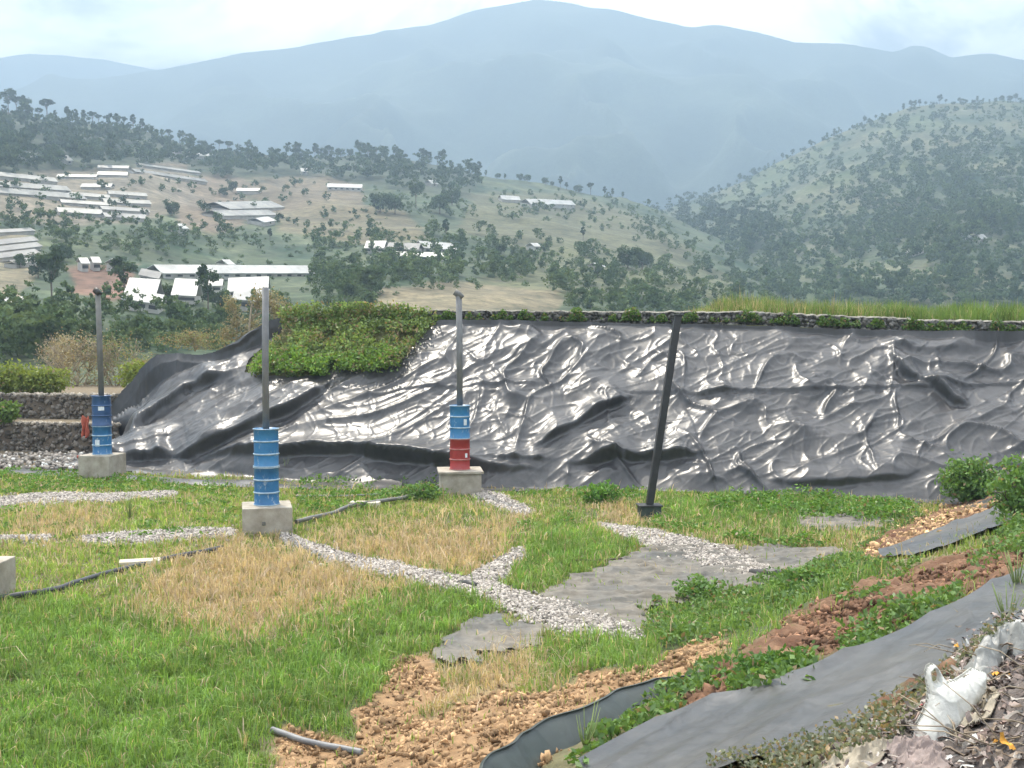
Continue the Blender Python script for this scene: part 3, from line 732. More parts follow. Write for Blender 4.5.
# tall pale weed
def grass_plant(loc, h, n, label):
    e = empty('tall_weed', loc, label, 'weed')
    tb = []
    for i in range(n):
        a = rng.uniform(0, 6.28); l = rng.uniform(.1, .5); hh = h*rng.uniform(.5, 1)
        tb.append(([(0, 0, 0), (math.cos(a)*l*.25, math.sin(a)*l*.25, hh*.6), (math.cos(a)*l*h, math.sin(a)*l*h, hh)], [.006, .005, .002], 4))
    o = tubes_obj('stem', tb, M['weedstem'], e); return e
M['weedstem'] = simple('weed_stem', (.14, .20, .06), (.28, .34, .12), 3, .8, 0)
grass_plant(at(130, 520), .9, 14, 'tall pale green weed between the gravel strips at left')
grass_plant(at(285, 470), .5, 6, 'thin weed right of the middle blue drum')
grass_plant(at(735, 600), .5, 9, 'upright grassy tuft on the bank edge right of the sheet')
grass_plant(at(1008, 625), .4, 12, 'tuft of long arching grass at the right edge above the liner strip')
grass_plant(at(1017, 590), .45, 14, 'tuft of long grass leaning over dirt at the right edge')
grass_plant(at(585, 745), .35, 12, 'grass tuft growing inside the upright dark liner edge')

# ------------------------------------------------------------------ near liner strips on the right bank
def strip(name, top, bot, mat, label, off=.05, fold=.08, nu=260, nv=30, lip=.0, sm=True, thick=0):
    T = np.array(top, float); B = np.array(bot, float)
    u = np.linspace(0, 1, nu)
    def res(A):
        l = np.concatenate([[0], np.cumsum(np.hypot(*(A[1:]-A[:-1]).T))]); l /= l[-1]
        return np.stack([np.interp(u, l, A[:, 0]), np.interp(u, l, A[:, 1])], -1)
    T, B = res(T), res(B)
    v = np.linspace(0, 1, nv)
    Q = T[:, None]*(1-v[None, :, None])+B[:, None]*v[None, :, None]
    x, y, z = hit(Q[..., 0].ravel(), Q[..., 1].ravel(), Hs, 3, 40, 900)
    x, y, z = [q.reshape(nu, nv) for q in (x, y, z)]
    vv = np.broadcast_to(v, x.shape)
    uu, v2 = x*NY*-1+y*NX, x*NX+y*NY     # along / across the bank
    f_ = np.clip(ridge(uu*.35+v2*.3, v2*1.3, 14), 0, 1)**3*fold+np.clip(ridge(uu*.5-v2*.4, v2*3, 15), 0, 1)**3*fold*.5+fold*.4*fbm(uu*.5, v2*2, 2, 16)
    z = z+off+f_+lip*np.exp(-(vv/.05)**2)
    V = np.stack([x, y, z], -1).reshape(-1, 3)
    ok = ~np.isnan(V).any(1)
    V = np.nan_to_num(V)
    f = grid_faces(nv, nu, ok)
    o = mesh_np(name, V, f, mat, smooth=True); return tag(o, label, 'plastic liner', 'liner strips on the right bank')
def Hs(x, y): return H0(x, y)+.02
strip('liner_strip', [(578,775),(615,752),(650,735),(700,714),(735,708),(790,690),(850,664),(905,640),(960,612),(1024,578),(1080,550)],
      [(660,800),(700,790),(760,770),(825,748),(870,725),(905,708),(930,688),(955,660),(985,645),(1040,622),(1090,610)], M['liner_near'], 'wide smooth grey black liner strip beside the waste heap', .05, .045, lip=.05)
strip('liner_strip', [(878,560),(905,548),(940,535),(975,522),(1008,512)], [(884,566),(915,562),(945,552),(975,540),(1012,527)], M['liner_near'], 'short grey liner strip between the two soil mounds', .10, .05, 120, 14, lip=.03)
strip('liner_strip', [(985,662),(1024,640),(1060,625)], [(990,668),(1024,648),(1060,636)], M['liner_near'], 'small scrap of grey liner showing behind the white bag', .14, .05, 60, 10)
# upright curling edge
top = [(470,812),(500,782),(530,758),(560,742),(592,728),(620,712),(650,699),(685,690),(712,672),(728,660)]
x, y, z = hit(*np.array(top, float).T, H0); u = np.linspace(0, len(top)-1, 220)
xi = np.interp(u, range(len(top)), x); yi = np.interp(u, range(len(top)), y)
hgt = np.interp(u, range(len(top)), [.30, .30, .30, .29, .28, .26, .23, .18, .10, .03])
V = []
for a, b, hh in zip(xi, yi, hgt):
    wob = .06*float(pn(a*2.2, b*2.2, 3))
    for k, s in enumerate(np.linspace(0, 1, 12)):
        d = .10*(1-s)**2-.14*s*s*0+wob*(s)+(.10 if s > .9 else 0)*(s-.9)*10*.6
        V.append((a+NX*(.25*(1-s)+d), b+NY*(.25*(1-s)+d), float(H0(a+NX*.3, b+NY*.3))-.12+hh*math.sin(s*1.45)))
V = np.array(V); f = grid_faces(12, 220)
tag(mesh_np('liner_edge', V, f, M['liner_green'], smooth=True), 'upright dark green liner edge curling out of the dirt in front', 'plastic liner', 'liner strips on the right bank')

# ------------------------------------------------------------------ waste heap, lower right
HEAP = [(805,775),(850,748),(885,735),(925,712),(940,680),(965,650),(1000,635),(1090,600),(1090,800),(800,800)]
pc = np.array(HEAP, float); hx, hy, hz = hit(pc[:, 0], pc[:, 1])
def Hw(x, y):
    px, py = project(x, y, H0(x, y)); d = np.clip(poly_sd(px, py, HEAP), 0, 60)
    return H0(x, y)+(.20+.16*sstep(950, 1040, px))*sstep(0, 45, d)*(.7+1.1*fbm(x*2.2, y*2.2, 3, 201))+.03
gx = np.arange(.5, 7, .035); gy = np.arange(2.5, 10.5, .035); A, B = np.meshgrid(gx, gy)
a, b = project(A, B, H0(A, B)); sd = poly_sd(a+25*fbm(A*3, B*3, 3, 1), b+18*fbm(A*3, B*3, 3, 2), HEAP)
cw = .10+.10*fbm(A*5, B*5, 4, 3)[..., None]*np.array((1, .9, .8))+np.array((.03, .01, 0))
V, f, cc = compact(np.stack([A, B, Hw(A, B)+.04*np.abs(fbm(A*9, B*9, 3, 5))], -1).reshape(-1, 3), grid_faces(len(gx), len(gy), sd > -2), np.clip(cw, .03, 1).reshape(-1, 3))
tag(mesh_np('waste_heap', V, f, M['ground'], smooth=True, col=cc), 'brownish heap of old waste in the lower right corner', 'waste heap', kind='stuff')
# crumpled scraps
def crumple(n, L_, W_, cols, loc, name, label, nseg=9, nw=5):
    Vs, Fs, Cs = [], [], []; off = 0
    for i in range(n):
        a = rng.uniform(0, 6.28); l = rng.uniform(*L_); w = rng.uniform(*W_); c0 = loc[i]
        uu, vv = np.meshgrid(np.linspace(-.5, .5, nseg), np.linspace(-.5, .5, nw)); ph = rng.uniform(0, 9)
        xx = uu*l+.12*l*np.sin(uu*9+ph)*.4; y_ = vv*w*(1+.4*np.sin(uu*7+ph)); 
        zz_ = .25*w*np.sin(vv*9+ph+uu*3)+.10*l*np.sin(uu*7+ph*2)+.08*w*rng.normal(size=uu.shape)
        co = np.stack([xx, y_, zz_], -1).reshape(-1, 3); t = rng.normal(0, .45)
        Rm = np.array(Matrix.Rotation(a, 3, 'Z') @ Matrix.Rotation(t, 3, 'X') @ Matrix.Rotation(rng.normal(0, .3), 3, 'Y'))
        co = co@Rm.T+c0; Vs.append(co); Fs.append(grid_faces(nseg, nw)+off); off += len(co)
        Cs.append(np.repeat(cols[i][None], len(co), 0))
    return tag(mesh_np(name, np.concatenate(Vs), np.concatenate(Fs), M['cloth'], smooth=True, col=np.concatenate(Cs)), label, 'waste', kind='stuff')
M['cloth'] = vcolmat('waste_cloth', .75, .4, 25, var=.35, dist=.01)
n = 15000; x = rng.uniform(.8, 6.5, n); y = rng.uniform(3, 10, n); a, b = project(x, y, H0(x, y)); sd = poly_sd(a, b, HEAP); m = sd > rng.normal(-2, 6, n); x, y = x[m], y[m]; n = len(x)
pal = np.array([(.30, .22, .19), (.22, .17, .15), (.38, .31, .28), (.16, .13, .12), (.42, .38, .34), (.26, .20, .15), (.30, .27, .24), (.13, .11, .10)])
cols = pal[rng.integers(0, len(pal), n)]*rng.uniform(.7, 1.15, (n, 1)); sp = rng.random(n)
cols[sp < .01] = (.5, .25, .04); cols[(sp > .01) & (sp < .02)] = (.35, .08, .08); cols[(sp > .02) & (sp < .06)] = (.6, .6, .57)
crumple(n, (.03, .15), (.008, .032), cols, np.stack([x, y, Hw(x, y)+rng.uniform(.0, .08, n)], -1), 'waste_scraps', 'tangled brown and grey rags, husks and plastic scraps over the waste heap', 7, 4)
def cloth_obj(name, poly, mat, label, cat, amp=.05, off=.08, step=1.2, sc_=1., thick=.0, hole=None, seed=1):
    Pp = np.array(poly, float)
    gx, gy = np.meshgrid(np.arange(Pp[:, 0].min()-2, Pp[:, 0].max()+2, step), np.arange(Pp[:, 1].min()-2, Pp[:, 1].max()+2, step))
    x, y, z = hit(gx.ravel(), gy.ravel(), Hw, 3, 14, 500); x, y, z = [q.reshape(gx.shape) for q in (x, y, z)]
    sd = poly_sd(gx, gy, poly)
    if hole: sd = np.minimum(sd, -poly_sd(gx, gy, hole))
    puff = np.clip(sd/14, 0, 1)**.6
    wq = fbm(x*3, y*3, 2, seed+11); w = amp*(.7*np.clip(ridge(x*2*sc_+y*2+wq, y*3*sc_-x+wq, seed), 0, 1)**4+.6*np.clip(ridge(x*5*sc_+wq*2, y*4*sc_-x*2, seed+1), 0, 1)**4)+amp*.7*fbm(x*5, y*5, 3, seed+2)
    z = z+off*.6*(.3+.7*puff)+(w+.03*fbm(x*14, y*10, 4, seed+7))*(.3+.7*puff)
    ok = (sd > 0) & ~np.isnan(z); f = grid_faces(gx.shape[1], gx.shape[0], ok)[:, ::-1]
    V, f = compact(np.nan_to_num(np.stack([x, y, z], -1).reshape(-1, 3)), f)
    o = mesh_np(name, V, f, mat, smooth=True)
    md = o.modifiers.new('thickness', 'SOLIDIFY'); md.thickness = .006; md.offset = -1
    return tag(o, label, cat)
def plasticmat(name, c, rough=.4, tr=.25):
    m, nt, out = newmat(name); b = N(nt, 'ShaderNodeBsdfPrincipled'); n = noise_node(nt, 9, 6, .6)
    r = ramp(nt, n.outputs['Fac'], [(.3, tuple(v*.72 for v in c)), (.65, c)]); L(nt, r.outputs[0], b.inputs['Base Color']); b.inputs['Roughness'].default_value = rough
    t = N(nt, 'ShaderNodeBsdfTranslucent'); L(nt, r.outputs[0], t.inputs[0]); ms = N(nt, 'ShaderNodeMixShader'); ms.inputs[0].default_value = tr
    bp = N(nt, 'ShaderNodeBump'); bp.inputs['Strength'].default_value = .6; bp.inputs['Distance'].default_value = .01; n2 = noise_node(nt, 22, 5, .6, dist=1.2); L(nt, n2.outputs['Fac'], bp.inputs['Height']); L(nt, bp.outputs[0], b.inputs['Normal'])
    L(nt, b.outputs[0], ms.inputs[1]); L(nt, t.outputs[0], ms.inputs[2]); L(nt, ms.outputs[0], out.inputs[0]); return m
M['bag'] = plasticmat('white_bag', (.66, .66, .62)); M['clear'] = plasticmat('grey_white_film', (.42, .42, .40), .35, .3); M['rag'] = plasticmat('pinkish_rag', (.30, .24, .22), .9, .05)
M['sand_cloth'] = plasticmat('beige_cloth', (.40, .35, .27), .9, .1)
def standing(name, poly, D, lean, mat, label, cat, hole=None, bulge=.07, amp=.02, seed=1, step=.7):
    """a bulging hollow shape with its own outline, standing at depth D and leaning back"""
    Pp = np.array(poly, float); gx, gy = np.meshgrid(np.arange(Pp[:, 0].min()-1, Pp[:, 0].max()+1, step), np.arange(Pp[:, 1].min()-1, Pp[:, 1].max()+1, step))
    a, c = rzd(gx, gy); yb = Pp[:, 1].max(); k = (yb-gy)/F*D; y = D+lean*k; x = a*y; z = CZ+c*y
    sd = poly_sd(gx, gy, poly)
    if hole: sd = np.minimum(sd, -poly_sd(gx, gy, hole))
    b = bulge*(1-(1-np.clip(sd/15, 0, 1))**2)**.5; w = amp*(np.clip(ridge(x*6+z*4, z*3, seed), 0, 1)**5+.6*np.clip(ridge(x*12, z*9+x*5, seed+1), 0, 1)**3-.4)*np.clip(sd/4, 0, 1)
    fr = np.stack([x, y-b-w, z], -1).reshape(-1, 3); bk = np.stack([x, y+b*.8+.004, z], -1).reshape(-1, 3)
    f = grid_faces(gx.shape[1], gx.shape[0], sd > -.3)
    V1, f1 = compact(fr, f); V2, f2 = compact(bk, f[:, ::-1]); o = mesh_np(name, np.concatenate([V1, V2]), np.concatenate([f1, f2+len(V1)]), mat, smooth=True); return tag(o, label, cat)
v = hit(930, 738, Hw, 3, 14, 500); DB = float(v[1][0])-.02
standing('plastic_bag', [(925,672),(927,666),(931,663.5),(935,664.5),(938,668),(942,675),(947,682),(955,680),(963,675),(972,668),(985,672),(984,690),(968,712),(956,726),(950,736),(944,747),(915,748),(911,738),(914,728),(920,718),(926,705),(928,692),(926,682)], DB, .5, M['bag'],
         'white plastic carrier bag with its handle loop standing up on the waste', 'plastic bag', [(930,671),(933,667.5),(936,669),(938,675),(937.5,681),(934,683),(931,679)], .09, .013, 3)
cloth_obj('plastic_film', [(962,676),(975,660),(985,645),(1000,634),(1016,627),(1018,640),(1010,655),(1000,672),(990,690),(975,700)], M['clear'], 'crumpled pale plastic film behind the white bag', 'plastic film', .07, .15, .7, 1.5, seed=9)
cloth_obj('plastic_film', [(1000,640),(1030,628),(1080,620),(1080,670),(1040,668),(1012,664)], M['clear'], 'crumpled greyish plastic film at the right picture edge', 'plastic film', .07, .18, .8, 1.6, seed=19)
cloth_obj('rag', [(878,750),(900,742),(925,745),(945,756),(955,790),(905,790),(890,765)], M['rag'], 'streaky pinkish brown rag at the bottom edge below the white bag', 'rag', .06, .12, .8, 2.4, seed=23)
cloth_obj('beige_cloth', [(820,768),(850,754),(880,746),(905,744),(885,760),(865,790),(810,790)], M['sand_cloth'], 'beige rolled cloth lying at the bottom edge of the waste heap', 'cloth', .05, .10, .8, 2., seed=29)
cloth_obj('beige_cloth', [(960,705),(985,695),(1000,700),(990,725),(965,735),(950,732)], M['sand_cloth'], 'beige cloth scrap right beside the white bag', 'cloth', .05, .14, .8, 2., seed=39)
# twigs over the heap
tb = []
for i in range(48):
    px_, py_ = rng.uniform(930, 1060), rng.uniform(650, 760); v = hit(px_, py_, Hw, 3, 14, 400); p0 = Vector((v[0][0], v[1][0], v[2][0]+.05)); a = rng.uniform(0, 6.28); l = rng.uniform(.15, .5)
    d = Vector((math.cos(a), math.sin(a)*.6, rng.uniform(-.05, .5))); tb.append(([p0, p0+d*l*.5+Vector((0, 0, .03)), p0+d*l+Vector(rng.normal(0, .03, 3))], [.004, .0035, .002], 4))
tag(tubes_obj('twigs', tb, M['twig'], None), 'thin dry twigs tangled over the waste and bags', 'twigs', kind='stuff')
n = 2600; poly = [(860,745),(905,712),(925,690),(985,640),(1020,618),(1010,635),(985,655),(940,700),(900,730),(870,760)]
poly = [(700,775),(760,762),(830,742),(880,712),(910,700),(925,690),(985,640),(1020,618),(1010,635),(985,655),(940,700),(905,735),(870,760),(800,790)]; px_, py_ = rng.uniform(700, 1024, 26000), rng.uniform(610, 790, 26000); m = poly_sd(px_, py_, poly) > 0; v = hit(px_[m], py_[m], Hw, 3, 14, 400)
q = np.stack(v, -1); q[:, 2] += rng.uniform(0, .14, len(q)); tag(leaves('dry_weeds', q, rng.uniform(.02, .05, len(q)), lcol(len(q), (.09, .12, .06), (.26, .26, .19), .15), M['leaf']), 'small dry weeds between liner strip and waste', 'weeds', kind='stuff')

# ------------------------------------------------------------------ vent stacks: plinth, drums, pipe
def vent(loc, pw, ph, dr, dh, mats, rings, pipe_h, pr, lean, label, rot=0, capk=0, labels_=(), pmat='pipe', turned=False):
    e = empty('gas_vent', loc, label, 'gas vent', 'drum gas vents', rot)
    bm = bmesh.new(); box(bm, -pw/2, pw/2, -pw/2, pw/2, -.25, ph, .02); b = bm_obj('concrete_plinth', bm, M['concrete'], e)
    if capk == 2:
        bm = bmesh.new(); box(bm, -pw/2-.06, pw/2+.06, -pw/2-.06, pw/2+.06, ph+.002, ph+.07, .012); bm_obj('plinth_slab', bm, M['concrete'], e); ph += .07
    z = ph+.003
    for i in range(2):
        h = dh[i]; r = dr
        prof = [(0, z), (r-.01, z), (r+.008, z+.005), (r+.010, z+.025), (r-.004, z+.035)]
        nr = 2
        for k in range(nr):
            zc = z+h*(k+1)/(nr+1); prof += [(r-.004, zc-.05)] + [(r-.004+.016*math.exp(-(t/.012)**2), zc+t) for t in np.linspace(-.03, .03, 7)] + [(r-.004, zc+.05)]
        for q in np.linspace(.1, .9, 9):
            pass
        prof += [(r-.004, z+h-.035), (r+.010, z+h-.025), (r+.008, z+h-.004), (r-.012, z+h-.002), (r-.02, z+h-.02), (0, z+h-.02)]
        prof = sorted(prof[:1]+prof[1:-1], key=lambda t: 0)+[prof[-1]]
        bm = bmesh.new(); lathe(bm, prof, 40); d = bm_obj('drum', bm, M[mats[i]], e, True)
        if labels_ and labels_[i]: tag(d, labels_[i])
        for k in list(range(nr)):
            zc = z+h*(k+1)/(nr+1); bm = bmesh.new(); lathe(bm, [(r+.004, zc-.018), (r+.016, zc-.008), (r+.016, zc+.008), (r+.004, zc+.018)], 40); bm_obj('rib', bm, M[rings[i]], d, True)
        for zc in (z+.012, z+h-.014):
            bm = bmesh.new(); lathe(bm, [(r+.006, zc-.012), (r+.017, zc-.008), (r+.017, zc+.008), (r+.006, zc+.012)], 40); bm_obj('rim', bm, M[rings[i]], d, True)
        z += h+.002
    return e, z
def drumlabel(e, r, z0, z1, a0, a1, nm='label'):
    bm = bmesh.new(); n = 8; A = []
    for k in range(n+1):
        t = a0+(a1-a0)*k/n; A.append((bm.verts.new((r*math.cos(t), r*math.sin(t), z0)), bm.verts.new((r*math.cos(t), r*math.sin(t), z1))))
    for p, q in zip(A, A[1:]): bm.faces.new((p[0], q[0], q[1], p[1]))
    return bm_obj(nm, bm, M['label'], e)
def place_plinth(px, py): v = P(px, py); return v
# middle blue one : plinth front bottom at y~535
v = P(262, 535); sc1 = v.y/F
e, z = vent((v.x, v.y+.5, v.z), 1.08, .60, .275, (.86, .86), ('blue', 'blue2'), ('ring', 'ring'), 0, 0, 0, 'blue drum vent on the middle concrete plinth, nearest of the three', R(14))
d = (v.y+.5); k = d/F
tubes_obj('vent_pipe', [([(0, 0, z-.2), (0.0, 0, z+1.6), (.02, 0, z+3.14)], [.075, .075, .075], 14)], M['pipe'], e)
bm = bmesh.new(); box(bm, -.12, -.04, -.56, -.52, .22, .30, .01); bm_obj('plinth_spout', bm, M['pipe_far'], e)
# red/blue one
v = P(459, 496)
e, z = vent((v.x, v.y+.55, v.z), 1.12, .60, .28, (.86, .93), ('red', 'blue2'), ('ring_red', 'ring'), 0, 0, 0, 'drum vent with red lower and light blue upper drum', R(6), 2, ('lower drum painted red', 'upper drum painted light blue'))
tubes_obj('vent_pipe', [([(0, 0, z-.2), (-.0, 0, z+1.5), (-.02, 0, z+3.05)], [.085, .085, .085], 14)], M['pipe'], e)
tubes_obj('pipe_cap', [([(.07, 0, z+2.96), (-.02, 0, z+3.06), (-.14, 0, z+3.14)], [.09, .092, .09], 12)], M['pipe_far'], e)
drumlabel(e, .281, z-.55, z-.38, R(-70), R(-50)); drumlabel(e, .281, z-1.45, z-1.33, R(-62), R(-45))
# left dark blue
v = P(96, 479)
e, z = vent((v.x, v.y+.55, v.z), 1.02, .70, .285, (.88, .93), ('blue', 'navy'), ('ring', 'navy'), 0, 0, 0, 'dark blue drum vent on the left plinth, farthest of the three', R(-10), 0, ('lower drum painted mid blue', 'upper drum painted dark blue'))
tubes_obj('vent_pipe', [([(0, 0, z-.2), (-.03, 0, z+1.6), (-.06, 0, z+3.15)], [.085, .085, .08], 14)], M['pipe_far'], e)
tubes_obj('pipe_cap', [([(.0, 0, z+3.08), (-.10, 0, z+3.2), (-.16, 0, z+3.24)], [.09, .10, .095], 12)], M['capblack'], e)
drumlabel(e, .287, z-.45, z-.30, R(-80), R(-45)); drumlabel(e, .287, z-1.55, z-1.35, R(-105), R(-75))
# plinth at the left edge
v = P(-42, 606); bm = bmesh.new(); box(bm, -.5, .5, 0, 1.0, -.2, .62, .02); o = bm_obj('concrete_plinth', bm, M['concrete']); o.location = v; tag(o, 'grey concrete plinth cut off by the left picture edge', 'concrete plinth')

# black leaning post
v = P(650, 519); e = empty('steel_post', (v.x, v.y+.15, v.z), 'tall dark leaning steel post on a small box base', 'post', None, R(5))
bm = bmesh.new(); box(bm, -.26, .26, -.2, .2, -.15, .30, .015); bm_obj('base_box', bm, M['postbase'], e)
bm = bmesh.new(); box(bm, -.29, .29, -.23, .23, .302, .335, .008); bm_obj('base_lid', bm, M['post'], e)
D_ = v.y+.15; hz_ = (519-316)/F*D_; dx = (679-651)/F*D_
bm = bmesh.new(); box(bm, -.085, .085, -.085, .085, .338, hz_, .012)
for q in bm.verts: q.co.x += dx*(q.co.z-.3)/(hz_-.3)-.0
bm_obj('post_shaft', bm, M['post'], e)
bm = bmesh.new(); box(bm, -.12, .12, -.12, .12, hz_+.002, hz_+.04, .008)
for q in bm.verts: q.co.x += dx
bm_obj('post_cap', bm, M['post'], e)

# ------------------------------------------------------------------ pipes and blocks on the ground
def gpipe(pts, r, mat, name, label, up=.02, cat='pipe', n=60, sag=0):
    A = np.array(pts, float); x, y, z = hit(A[:, 0], A[:, 1]); t = np.linspace(0, len(pts)-1, n)
    xi, yi = np.interp(t, range(len(pts)), x), np.interp(t, range(len(pts)), y)
    upi = np.interp(t, range(len(pts)), up if hasattr(up, '__len__') else [up]*len(pts))
    q = [(a, b, float(H(a, b))+u_) for a, b, u_ in zip(xi, yi, upi)]
    return tag(tubes_obj(name, [(q, r, 10)], mat), label, cat)
gpipe([(-20,606),(25,599),(60,592),(100,578),(140,568),(180,560),(222,552)], .055, M['post'], 'drain_pipe', 'dark half buried pipe running from the left plinth towards the middle plinth', [.07,.08,.06,0.05,.05,.08,.09])
gpipe([(296,526),(330,518),(352,510),(400,503),(432,495),(442,490)], .05, M['pipe_far'], 'hose', 'grey hose between the middle plinth and the red drum plinth', [.1,.1,.12,.12,.14,.16], 'hose')
gpipe([(296,499),(330,499),(382,497)], .03, M['pipe'], 'thin_pipe', 'thin pale pipe lying in the grass behind the hose', .08)
gpipe([(272,734),(300,744),(330,751),(362,757)], .035, M['pipe'], 'broken_pipe', 'short dusty pipe lying on the dirt in the foreground', .05)
M['paver'] = simple('pale_slab', (.42, .37, .28), (.6, .54, .44), 4, .9, .3)
def slab(px, py, sx, sy, h, rz, label):
    bm = bmesh.new(); box(bm, -sx/2, sx/2, -sy/2, sy/2, -.05, h, .015); o = bm_obj('concrete_slab', bm, M['paver']); o.location = P(px, py); o.rotation_euler.z = rz; tag(o, label, 'concrete slab')
slab(140, 566, .75, .3, .12, .3, 'pale concrete slab beside the half buried pipe')
slab(365, 507, .75, .3, .14, -.1, 'pale concrete slab beside the grey hose')
# black pipe mouth at gravel end
v = P(776, 579); tag(tubes_obj('pipe_end', [([v+Vector((.25, -.15, .06)), v+Vector((0, 0, .09)), v+Vector((-.4, .3, .03))], [.10, .10, .09], 12)], M['capblack']), 'black pipe mouth at the end of the gravel strip', 'pipe')
v = P(470, 587); tag(tubes_obj('pipe_end', [([v+Vector((.12, -.2, .04)), v+Vector((0, 0, .06)), v+Vector((-.2, .2, .02))], [.07, .07, .06], 12)], M['capblack']), 'small dark pipe stub where the gravel strips meet', 'pipe')
gpipe([(560,564),(590,563),(622,561)], .02, M['bark'], 'stick', 'dark thin stick lying on the grey sheet', .05, 'stick')
gpipe([(690,553),(735,551)], .02, M['bark'], 'stick', 'thin stick on the sheet above the gravel strip', .05, 'stick')
v = P(98, 616); tag(stones('small_stone', [(v.x, v.y, v.z+.1)], [.07], np.array([(.06, .05, .05)]), M['stone']), 'small dark stone in the grass at left', 'stone')
# stones and rubble at far left
n = 520; px_ = rng.uniform(-30, 84, n); py_ = rng.uniform(455, 471, n); x, y, z = hit(px_, py_); ok = ~np.isnan(y)
c = rng.uniform(.10, .36, (n, 1))*np.array((1, .90, .8)); c[::61] = (.35, .06, .05); c[::11] = (.6, .6, .57)
tag(stones('rubble', np.stack([x, y, z+.08], -1)[ok], rng.uniform(.04, .12, n)[ok], c[ok], M['stone']), 'pale rubble and litter at the foot of the terraced wall at left', 'rubble', kind='stuff')
# terraced walls at left
def twall(t0, z0, z1, x0, x1, label):
    e = empty('terrace_wall', (0, 0, 0), label, 'stone wall', 'terrace walls at left'); yl = lambda x: foot(x)+RUN*t0-.22
    X_ = np.linspace(x0, x1, 60); V = []
    for x in X_:
        for dy, dz in ((0, z0-.3), (0, z1-.1), (.5, z1-.08), (.5, z0-.3)): V.append((x, float(yl(x))+dy, dz))
    mesh_np('wall_core', V, grid_faces(4, 60), M['mud'], e)
    n = int((x1-x0)*(z1-z0)*60); x = rng.uniform(x0, x1, n); z = rng.uniform(z0, z1-.05, n)
    stones('stonework', np.stack([x, yl(x)+rng.uniform(-.03, .03, n), z], -1), rng.uniform(.06, .13, n), rng.uniform(.05, .24, (n, 1))*np.array((1, .88, .75)), M['stone'], e)
    m_ = 420; x = rng.uniform(x0, x1, m_); stones('coping', np.stack([x, yl(x)+rng.uniform(-.08, .5, m_), np.full(m_, z1-.06)], -1), rng.uniform(.05, .13, m_), rng.uniform(.18, .40, (m_, 1))*np.array((1, .88, .72)), M['stone'], e)
M['mud'] = simple('mud_wall', (.06, .045, .035), (.14, .11, .08), 2, .95, .6, 12, dist=.08)
twall(.66, -.2, 1.12, -28, -14.6, 'lower dark terrace wall behind the left drum')
twall(.955, 1.0, 2.10, -28, -14.4, 'upper dark terrace wall below the yellow green shrubs')
uu, vv = np.meshgrid(np.linspace(-1, 1, 14), np.linspace(0, 1, 18))
V = np.stack([.15*uu*(1-.35*vv+.15*np.sin(vv*9)), .07*np.sin(uu*5+vv*3), -.72*vv-.06*np.sin(uu*4)], -1).reshape(-1, 3)
o = mesh_np('red_cloth', V, grid_faces(14, 18), simple('red_fabric', (.32, .06, .04), (.5, .14, .08), 5, .9, .3), smooth=True); md = o.modifiers.new('thickness', 'SOLIDIFY'); md.thickness = .012
xx = (84-512)/F*40; o.location = (xx, 40, float(CZ-(417-335)/F*40)); tag(o, 'small red cloth hanging beside the left drum', 'cloth')
def bz(px, py, D): a, c = rzd(px, py); return (float(a*D), D, float(CZ+c*D))
YG1, YG2 = (.12, .17, .03), (.28, .33, .08)
bush('shrub', bz(10, 398, 44.5), 1.3, .8, 1.4, 3600, .15, YG1, YG2, 'yellow green shrub on the terrace at the left edge')
bush('shrub', bz(44, 396, 45), 1.1, .8, 1.2, 3000, .15, YG1, YG2, 'yellow green shrub right of the left edge shrub on the terrace')
bush('shrub', bz(4, 424, 41.3), .6, .4, .9, 1200, .15, (.07, .14, .03), (.17, .26, .06), 'small green shrub against the lower terrace wall')
bush('shrub', bz(140, 392, 46), 1.0, .7, 1.3, 2200, .14, YG1, YG2, 'small yellow green shrub behind the left end of the liner')
D1, D2 = (.24, .20, .13), (.45, .40, .30)
for px_, py_, D, w, h_, lab in ((78, 398, 52, 1.6, 3.2, 'pale dry bush with bare twigs left of the left vent pipe'), (118, 398, 52, 1.7, 3.0, 'greyish green dry bush right of the left vent pipe'), (60, 375, 60, 1.2, 2.2, 'smaller dry bush above the yellow shrubs'), (195, 350, 56, 2.2, 1.0, 'low dry scrub behind the liner top at left'), (150, 385, 50, 1.0, 1.2, 'dry scrub behind the shiny left heap of liner')):
    bush('dry_bush', bz(px_, py_, D), w, w*.7, h_, 2000, .11, *(((.13, .15, .07), (.27, .29, .15)) if px_ in (118, 195, 150) else (D1, D2)), lab, dead=.3, stemmat='twig', nst=7, shell=.35, mat='leaf', lv=3)
# sparse tree in front of the white sheds
def small_tree(loc, h, label):
    e = empty('sparse_tree', loc, label, 'tree'); tubes = []; tips = []
    def grow(p, d, l, r, lv):
        e_ = p+d*l; q = (p+e_)/2+Vector(rng.normal(0, .03*l, 3)); tubes.append(([p, q, e_], [r, r*.85, r*.7], 6)); tips.extend([q, e_] if lv < 2 else [])
        if lv > 0:
            for i in range(4 if lv > 1 else 3):
                t = rng.uniform(.4, 1); dd = (d*.7+Vector(rng.normal(0, .55, 3))+Vector((0, 0, .25))).normalized(); grow(p+(e_-p)*t, dd, l*rng.uniform(.45, .65), r*.5, lv-1)
    grow(Vector((0, 0, -.2)), Vector((.05, 0, 1)).normalized(), h*.55, .06, 3)
    tubes_obj('trunk', tubes, M['twig'], e)
    T = np.array([t[:] for t in tips]); n = 1500; q = T[rng.integers(0, len(T), n)]+rng.normal(0, .13, (n, 3)); leaves('crown', q, rng.uniform(.07, .14, n), lcol(n, (.17, .15, .09), (.34, .30, .2), .1), M['leaf'], e)
small_tree(bz(250, 345, 46), 3.5, 'sparse brownish tree in front of the white sheds')
small_tree(bz(236, 350, 50), 2.4, 'small sparse dry tree left of the brownish tree')

